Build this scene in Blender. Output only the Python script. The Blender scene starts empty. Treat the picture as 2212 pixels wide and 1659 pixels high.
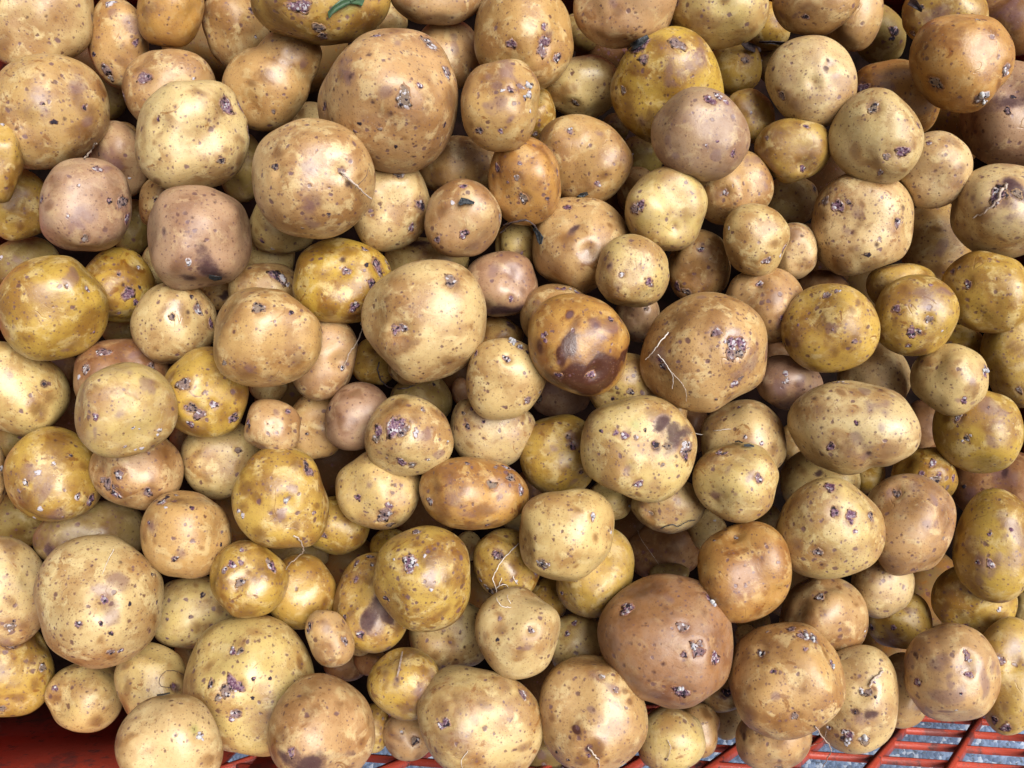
import bpy, math, random
import numpy as np
from mathutils import Vector, Matrix, Quaternion

random.seed(7)
C = bpy.context.scene.collection
R = math.radians

# ---------------------------------------------------------------- camera
CAM_LOC = Vector((0.0, -0.03, 0.42))
TILT = R(5.0)
cam_data = bpy.data.cameras.new("camera")
cam_data.sensor_width = 36.0
cam_data.lens = 28.0
cam_data.clip_start = 0.01
cam_data.clip_end = 100.0
cam = bpy.data.objects.new("camera", cam_data)
C.objects.link(cam)
cam.location = CAM_LOC
cam.rotation_euler = (TILT, 0, 0)
bpy.context.scene.camera = cam
CAM_M = Matrix.Rotation(TILT, 3, 'X')
FPX = 2212 * 28.0 / 36.0

# ---------------------------------------------------------------- sky, sun, exposure
world = bpy.data.worlds.new("World")
bpy.context.scene.world = world
world.use_nodes = True
wn = world.node_tree
wn.nodes.clear()
SUN_EL, SUN_ROT = R(64), R(75)
sky = wn.nodes.new("ShaderNodeTexSky")
sky.sky_type = 'NISHITA'
sky.sun_disc = False
sky.sun_elevation = SUN_EL
sky.sun_rotation = SUN_ROT
sky.air_density = 1.0
sky.dust_density = 8.0
sky.ozone_density = 1.0
bg = wn.nodes.new("ShaderNodeBackground")
bg.inputs["Strength"].default_value = 0.05
wo = wn.nodes.new("ShaderNodeOutputWorld")
hs = wn.nodes.new("ShaderNodeHueSaturation")     # cloud cover: most of the blue is gone
hs.inputs["Saturation"].default_value = 0.75
wn.links.new(sky.outputs[0], hs.inputs["Color"])
wn.links.new(hs.outputs[0], bg.inputs[0])
wn.links.new(bg.outputs[0], wo.inputs[0])
sd = bpy.data.lights.new("sun", 'SUN')
sd.energy = 3.4
sd.angle = R(44)
sd.color = (1.0, 0.99, 0.975)
sun = bpy.data.objects.new("sun", sd)
C.objects.link(sun)
# sun_rotation is measured clockwise from +Y
sdir = Vector((math.sin(SUN_ROT) * math.cos(SUN_EL), math.cos(SUN_ROT) * math.cos(SUN_EL), math.sin(SUN_EL)))
sun.rotation_euler = sdir.to_track_quat('Z', 'Y').to_euler()
sun.location = (0, 0, 2)
vs = bpy.context.scene.view_settings
bpy.context.scene.display_settings.display_device = 'sRGB'
vs.view_transform = 'Standard'
vs.look = 'None'
vs.exposure = 0.74
vs.gamma = 1.0
bpy.context.scene.cycles.max_bounces = 6

# ---------------------------------------------------------------- node helpers
class NT:
    def __init__(self, name):
        self.m = bpy.data.materials.new(name)
        self.m.use_nodes = True
        self.t = self.m.node_tree
        self.t.nodes.clear()
    def n(self, typ, ins=None, **kw):
        nd = self.t.nodes.new(typ)
        for k, v in kw.items():
            setattr(nd, k, v)
        for k, v in (ins or {}).items():
            self.put(nd.inputs[k], v)
        return nd
    def put(self, sock, v):
        if isinstance(v, bpy.types.NodeSocket):
            self.t.links.new(v, sock)
        elif isinstance(v, bpy.types.Node):
            self.t.links.new(v.outputs[0], sock)
        else:
            sock.default_value = v
    def math(self, op, a, b=0.0, c=0.0, clamp=False):
        nd = self.n("ShaderNodeMath", {0: a, 1: b, 2: c}, operation=op, use_clamp=clamp)
        return nd.outputs[0]
    def mix(self, f, a, b, blend='MIX'):
        nd = self.n("ShaderNodeMix", data_type='RGBA', blend_type=blend, clamp_factor=True)
        self.put(nd.inputs[0], f)
        self.put(nd.inputs[6], a if not isinstance(a, tuple) else (*a, 1))
        self.put(nd.inputs[7], b if not isinstance(b, tuple) else (*b, 1))
        return nd.outputs[2]
    def noise(self, vec, scale, detail=3, rough=.55, dist=0.0):
        return self.n("ShaderNodeTexNoise", {"Vector": vec, "Scale": scale, "Detail": detail, "Roughness": rough, "Distortion": dist}).outputs[0]
    def step(self, x, lo, hi):
        nd = self.n("ShaderNodeMapRange", {0: x, 1: lo, 2: hi, 3: 0.0, 4: 1.0}, interpolation_type='SMOOTHSTEP', clamp=True)
        return nd.outputs[0]
    def attr(self, name, typ='OBJECT'):
        return self.n("ShaderNodeAttribute", attribute_name=name, attribute_type=typ)

def mat_skin():
    g = NT("potato_skin")
    tc = g.n("ShaderNodeTexCoord")
    seed = g.attr("seed").outputs["Vector"]
    vec = g.n("ShaderNodeVectorMath", {0: tc.outputs["Object"], 1: seed}, operation='ADD').outputs[0]
    tone = g.attr("tone").outputs["Color"]
    stainc = g.attr("stain").outputs["Color"]
    freck = g.attr("freck").outputs["Fac"]
    blot = g.attr("blotch").outputs["Fac"]
    mk = g.attr("marks", 'GEOMETRY')
    sep = g.n("ShaderNodeSeparateColor", {0: mk.outputs["Color"]})
    mb, mp, md = sep.outputs[0], sep.outputs[1], sep.outputs[2]
    mg = mk.outputs["Alpha"]
    n1 = g.noise(vec, 45, 3, .6)
    n2 = g.noise(vec, 110, 4, .62, .4)
    n3 = g.noise(vec, 420, 4, .7)
    n4 = g.noise(vec, 1600, 2, .6)
    # ground tone wandering between lighter and browner
    col = g.mix(g.step(n1, .40, .66), tone, g.mix(.72, tone, stainc))
    lightc = g.mix(g.math('MULTIPLY', g.attr("wash").outputs["Fac"], .45), tone, (.57, .45, .225))
    col = g.mix(g.step(n2, .50, .66), col, lightc)
    # fine russet netting
    col = g.mix(g.math('MULTIPLY', g.step(n3, .50, .72), .40), col, g.mix(.6, col, stainc))
    col = g.mix(g.math('MULTIPLY', g.step(n4, .52, .70), .28), col, g.mix(.5, col, (.13, .06, .025)))
    # worn golden-brown smears
    nb = g.noise(vec, 85, 6, .66, 1.2)
    thr = g.math('MULTIPLY_ADD', blot, -.042, .735)
    sm = g.step(g.math('SUBTRACT', nb, thr), -.012, .035)
    col = g.mix(g.math('MULTIPLY', sm, .85), col, stainc)
    # hand placed stains
    mod = g.math('MULTIPLY', g.math('SUBTRACT', nb, .5), 1.9)
    bb = g.step(g.math('ADD', mb, g.math('MULTIPLY', mod, g.step(mb, .02, .3))), .08, .95)
    brown = g.mix(g.math('MULTIPLY', g.step(mb, .35, .95), .65), stainc, (.085, .030, .009))
    brown = g.mix(g.step(mb, .80, 1.1), brown, (.050, .012, .005))
    col = g.mix(g.math('MULTIPLY', bb, g.math('MULTIPLY_ADD', g.step(mb, .78, 1.05), .26, .72)), col, brown)
    pp = g.step(g.math('ADD', mp, g.math('MULTIPLY', mod, g.step(mp, .02, .3))), .15, .85)
    col = g.mix(g.math('MULTIPLY', pp, .62), col, (.155, .080, .078))
    col = g.mix(g.math('MULTIPLY', mg, .6), col, (.20,.235,.045))
    # lenticels (two sizes) : random per cell
    def dots(scale, lo, size, edge, off):
        w = g.n("ShaderNodeVectorMath", {0: vec, 1: (off, off * .7, -off)}, operation='ADD').outputs[0]
        wn_ = g.n("ShaderNodeTexNoise", {"Vector": w, "Scale": scale * 1.7, "Detail": 2.0})
        w2 = g.n("ShaderNodeVectorMath", {0: wn_.outputs["Color"], 1: (.5 / scale,) * 3, 2: w}, operation='MULTIPLY_ADD').outputs[0]
        v = g.n("ShaderNodeTexVoronoi", {"Vector": w2, "Scale": scale, "Randomness": 1.0}, feature='F1')
        rc = g.n("ShaderNodeSeparateColor", {0: v.outputs["Color"]})
        th = g.math('ADD', g.math('MULTIPLY_ADD', freck, -.11, lo), g.math('MULTIPLY', g.math('SUBTRACT', .5, n1), 1.2))
        on = g.math('GREATER_THAN', rc.outputs[0], th)
        rad = g.math('MULTIPLY_ADD', rc.outputs[1], size, size * .45)
        e = g.n("ShaderNodeMapRange", {0: v.outputs["Distance"], 1: rad, 2: g.math('MULTIPLY', rad, edge), 3: 1.0, 4: 0.0}, clamp=True).outputs[0]
        return g.math('MULTIPLY', e, on), rc.outputs[2]
    d1, r1 = dots(215, .83, .15, 1.7, 3.1)
    d2, r2 = dots(430, .64, .16, 1.8, 5.7)
    d3, r3 = dots(900, .60, .20, 1.8, 9.3)
    spotc = g.mix(r1, (.085, .030, .022), (.12, .060, .072))
    col = g.mix(g.math('MULTIPLY', d1, .85), col, spotc)
    col = g.mix(g.math('MULTIPLY', d2, .78), col, g.mix(r2, (.10, .038, .018), (.13, .062, .066)))
    col = g.mix(g.math('MULTIPLY', d3, .50), col, (.15, .07, .03))
    dd = g.step(g.math('ADD', md, g.math('MULTIPLY', g.math('SUBTRACT', n3, .5), g.step(md, .02, .4))), .20, 1.0)
    col = g.mix(g.math('MULTIPLY', dd, .88), col, g.mix(n3, (.012, .009, .014), (.085, .040, .040)))
    dust = g.attr("dust").outputs["Fac"]
    film = g.math('MULTIPLY', g.step(g.noise(vec, 130, 4, .7), .38, .72), g.math('MULTIPLY', dust, .30))
    col = g.mix(film, col, (.30, .215, .165))
    # pale dust specks of soil
    ds = g.math('MULTIPLY', g.step(g.noise(vec, 1100, 2, .5), .70, .76), g.step(n1, .45, .6))
    col = g.mix(g.math('MULTIPLY', ds, .5), col, (.42,.36,.34))
    rough = g.math('MULTIPLY_ADD', g.step(n1, .35, .65), .08, g.math('MULTIPLY_ADD', n3, .16, .29))
    rough = g.math('SUBTRACT', rough, g.math('MULTIPLY', g.math('MAXIMUM', sm, bb), .08))
    rough = g.math('ADD', rough, g.math('MULTIPLY', dust, .12))
    hgt = g.math('MULTIPLY_ADD', n3, .30, g.math('MULTIPLY', n4, .07))
    hgt = g.math('MULTIPLY_ADD', n2, .55, hgt)
    hgt = g.math('SUBTRACT', hgt, g.math('MULTIPLY', g.math('MAXIMUM', d1, dd), .28))
    # a few long shallow wrinkles
    wr = g.n("ShaderNodeTexNoise", {"Vector": vec, "Scale": 38.0, "Detail": 2.0, "Distortion": 1.2}).outputs[0]
    ridge = g.math('ABSOLUTE', g.math('SUBTRACT', wr, .5))
    ridge = g.math('SUBTRACT', 1.0, g.step(ridge, 0.0, .012))
    wrk = g.math('MULTIPLY', ridge, g.step(g.noise(vec, 60, 1, .5), .60, .70))
    hgt = g.math('SUBTRACT', hgt, g.math('MULTIPLY', wrk, .30))
    col = g.mix(g.math('MULTIPLY', wrk, .45), col, (.20, .10, .04))
    bump = g.n("ShaderNodeBump", {"Strength": .5, "Distance": .0009, "Height": hgt})
    p = g.n("ShaderNodeBsdfPrincipled", {"Base Color": col, "Roughness": rough, "Normal": bump})
    g.put(p.inputs["Specular IOR Level"], g.math('MULTIPLY', g.attr("gloss").outputs["Fac"], g.math('MULTIPLY_ADD', dd, -.70, .80)))
    p.inputs["Subsurface Weight"].default_value = .05
    p.inputs["Subsurface Radius"].default_value = (.004, .0018, .0007)
    p.inputs["Subsurface Scale"].default_value = 1.0
    o = g.n("ShaderNodeOutputMaterial", {0: p.outputs[0]})
    return g.m

def mat_scab():
    g = NT("scab_crust")
    tc = g.n("ShaderNodeTexCoord")
    seed = g.attr("seed").outputs["Vector"]
    vec = g.n("ShaderNodeVectorMath", {0: tc.outputs["Object"], 1: seed}, operation='ADD').outputs[0]
    lo = g.attr("white").outputs["Fac"]
    dk = g.attr("dark").outputs["Fac"]
    rim = g.attr("rim", 'GEOMETRY').outputs["Fac"]
    skin = g.attr("tone").outputs["Color"]
    v = g.n("ShaderNodeTexVoronoi", {"Vector": vec, "Scale": 820.0}, feature='F1')
    rc = g.n("ShaderNodeSeparateColor", {0: v.outputs["Color"]})
    x = rc.outputs[0]
    n = g.noise(vec, 700, 3, .6)
    base = g.mix(g.step(n, .38, .62), (.085, .032, .060), (.23, .15, .185))
    base = g.mix(g.step(n, .58, .66), base, (.30, .19, .10))
    whitec = g.mix(n, (.34, .30, .36), (.50, .49, .46))
    hue = g.attr("hue").outputs["Fac"]
    base = g.mix(hue, base, g.mix(n, (.10, .062, .040), (.26, .20, .155)))
    isw = g.step(x, g.math('SUBTRACT', 1.05, lo), g.math('SUBTRACT', 1.15, lo))
    isd = g.math('LESS_THAN', x, dk)
    col = g.mix(isw, base, whitec)
    col = g.mix(isd, col, (.024, .018, .026))
    edge = g.step(rim, .55, 1.0)
    col = g.mix(edge, col, g.mix(.65, skin, (.22, .10, .06)))
    h = g.math('SUBTRACT', 1.0, v.outputs["Distance"])
    h = g.math('ADD', h, n)
    bump = g.n("ShaderNodeBump", {"Strength": .5, "Distance": .0005, "Height": h})
    p = g.n("ShaderNodeBsdfPrincipled", {"Base Color": col, "Roughness": .8, "Specular IOR Level": .2, "Normal": bump})
    g.n("ShaderNodeOutputMaterial", {0: p.outputs[0]})
    return g.m

def mat_simple(name, c1, c2, scale, rough=.6, bump=.3, dist=.0005):
    g = NT(name)
    tc = g.n("ShaderNodeTexCoord")
    n = g.noise(tc.outputs["Object"], scale, 4, .6)
    col = g.mix(g.step(n, .35, .65), c1, c2)
    b = g.n("ShaderNodeBump", {"Strength": bump, "Distance": dist, "Height": n})
    p = g.n("ShaderNodeBsdfPrincipled", {"Base Color": col, "Roughness": rough, "Normal": b})
    p.inputs["Specular IOR Level"].default_value = .5 if rough < .85 else 0.0
    g.n("ShaderNodeOutputMaterial", {0: p.outputs[0]})
    return g.m

def mat_plastic():
    g = NT("red_plastic")
    tc = g.n("ShaderNodeTexCoord")
    vec = tc.outputs["Object"]
    n = g.noise(vec, 28, 4, .6, .3)
    n2 = g.noise(vec, 160, 4, .65)
    n3 = g.noise(vec, 900, 3, .6)
    col = g.mix(n2, (.42, .050, .026), (.50, .082, .046))
    dirt = g.step(g.math('ADD', n, g.math('MULTIPLY', g.math('SUBTRACT', n2, .5), .7)), .50, .66)
    col = g.mix(g.math('MULTIPLY', dirt, .62), col, (.075, .045, .045))
    sp = g.step(n2, .60, .68)
    col = g.mix(g.math('MULTIPLY', sp, .7), col, (.06, .04, .04))
    pale = g.step(n3, .62, .70)
    col = g.mix(g.math('MULTIPLY', pale, .22), col, (.45, .32, .33))
    b = g.n("ShaderNodeBump", {"Strength": .35, "Distance": .0006, "Height": g.math('ADD', n2, n3)})
    p = g.n("ShaderNodeBsdfPrincipled", {"Base Color": col, "Roughness": g.math('MULTIPLY_ADD', n2, .3, .28), "Normal": b})
    g.n("ShaderNodeOutputMaterial", {0: p.outputs[0]})
    return g.m

def mat_ground():
    g = NT("grey_asphalt")
    tc = g.n("ShaderNodeTexCoord")
    vec = tc.outputs["Object"]
    v = g.n("ShaderNodeTexVoronoi", {"Vector": vec, "Scale": 330.0}, feature='F1')
    rc = g.n("ShaderNodeSeparateColor", {0: v.outputs["Color"]})
    n = g.noise(vec, 260, 4, .7)
    n2 = g.noise(vec, 12, 3, .5)
    col = g.mix(rc.outputs[0], (.045, .078, .150), (.16, .225, .35))
    col = g.mix(g.step(n, .52, .66), col, (.05, .06, .08))
    col = g.mix(g.math('GREATER_THAN', rc.outputs[1], .9), col, (.32, .37, .45))
    col = g.mix(g.math('MULTIPLY', n2, .35), col, (.12, .13, .15))
    h = g.math('SUBTRACT', 1.0, v.outputs["Distance"])
    b = g.n("ShaderNodeBump", {"Strength": .8, "Distance": .0015, "Height": h})
    p = g.n("ShaderNodeBsdfPrincipled", {"Base Color": col, "Roughness": .8, "Normal": b})
    g.n("ShaderNodeOutputMaterial", {0: p.outputs[0]})
    return g.m

M_SKIN, M_SCAB = mat_skin(), mat_scab()
M_RED, M_GROUND = mat_plastic(), mat_ground()
M_ROOT = mat_simple("pale_root", (.50, .42, .34), (.30, .21, .16), 900)
M_HAIR = mat_simple("white_root_hair", (.78, .72, .66), (.55, .48, .42), 600)
M_DROOT = mat_simple("dry_dark_stalk", (.11, .075, .07), (.05, .04, .045), 500)
M_LEAF = mat_simple("green_leaf", (.035, .085, .032), (.020, .050, .024), 300, .5)
M_DLEAF = mat_simple("dead_leaf", (.012, .018, .022), (.045, .05, .055), 700, .45, .8, .001)
M_DRY = mat_simple("dry_leaf", (.10, .075, .07), (.03, .022, .03), 500, .6, .8, .001)
M_GAP_SHADE = mat_simple("gap_shade_base", (.010, .007, .006), (.022, .012, .010), 60, .95)  # near-black crate floor: the darkness of the gaps is put into its colour
M_STRAW = mat_simple("straw", (.38, .30, .24), (.22, .15, .12), 700)
M_BUD = mat_simple("white_bud", (.46, .46, .43), (.30, .29, .34), 500, .7)

def link(name, me, parent=None, label=None, cat=None, group=None, kind=None):
    o = bpy.data.objects.new(name, me)
    C.objects.link(o)
    if parent is not None:
        o.parent = parent
    if label: o["label"] = label
    if cat: o["category"] = cat
    if group: o["group"] = group
    if kind: o["kind"] = kind
    return o

# ---------------------------------------------------------------- mesh helpers
def mesh_np(name, V, F, mat, smooth=True):
    me = bpy.data.meshes.new(name)
    V = np.asarray(V, dtype=np.float32); F = np.asarray(F, dtype=np.int32)
    k = F.shape[1]
    me.vertices.add(len(V)); me.vertices.foreach_set("co", V.ravel())
    me.loops.add(F.size); me.loops.foreach_set("vertex_index", F.ravel())
    me.polygons.add(len(F))
    me.polygons.foreach_set("loop_start", np.arange(0, F.size, k, dtype=np.int32))
    me.polygons.foreach_set("loop_total", np.full(len(F), k, dtype=np.int32))
    me.update(calc_edges=True)
    if smooth:
        me.polygons.foreach_set("use_smooth", np.ones(len(F), dtype=bool))
    me.materials.append(mat)
    return me

def icosphere(sub):
    t = (1 + 5 ** .5) / 2
    v = [(-1, t, 0), (1, t, 0), (-1, -t, 0), (1, -t, 0), (0, -1, t), (0, 1, t), (0, -1, -t), (0, 1, -t), (t, 0, -1), (t, 0, 1), (-t, 0, -1), (-t, 0, 1)]
    f = [(0, 11, 5), (0, 5, 1), (0, 1, 7), (0, 7, 10), (0, 10, 11), (1, 5, 9), (5, 11, 4), (11, 10, 2), (10, 7, 6), (7, 1, 8),
         (3, 9, 4), (3, 4, 2), (3, 2, 6), (3, 6, 8), (3, 8, 9), (4, 9, 5), (2, 4, 11), (6, 2, 10), (8, 6, 7), (9, 8, 1)]
    V = np.array(v, float); V /= np.linalg.norm(V, axis=1)[:, None]
    F = np.array(f)
    for _ in range(sub):
        E = np.sort(np.concatenate([F[:, [0, 1]], F[:, [1, 2]], F[:, [2, 0]]]), axis=1)
        key = E[:, 0] * 1000003 + E[:, 1]
        u, idx, inv = np.unique(key, return_index=True, return_inverse=True)
        mid = V[E[idx, 0]] + V[E[idx, 1]]
        mid /= np.linalg.norm(mid, axis=1)[:, None]
        base = len(V)
        V = np.concatenate([V, mid])
        m = base + inv
        nf = len(F)
        a, b, c = m[:nf], m[nf:2 * nf], m[2 * nf:]
        F = np.concatenate([np.stack([F[:, 0], a, c], 1), np.stack([F[:, 1], b, a], 1), np.stack([F[:, 2], c, b], 1), np.stack([a, b, c], 1)])
    return V, F
ICO = {s: icosphere(s) for s in (4, 5)}

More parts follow.
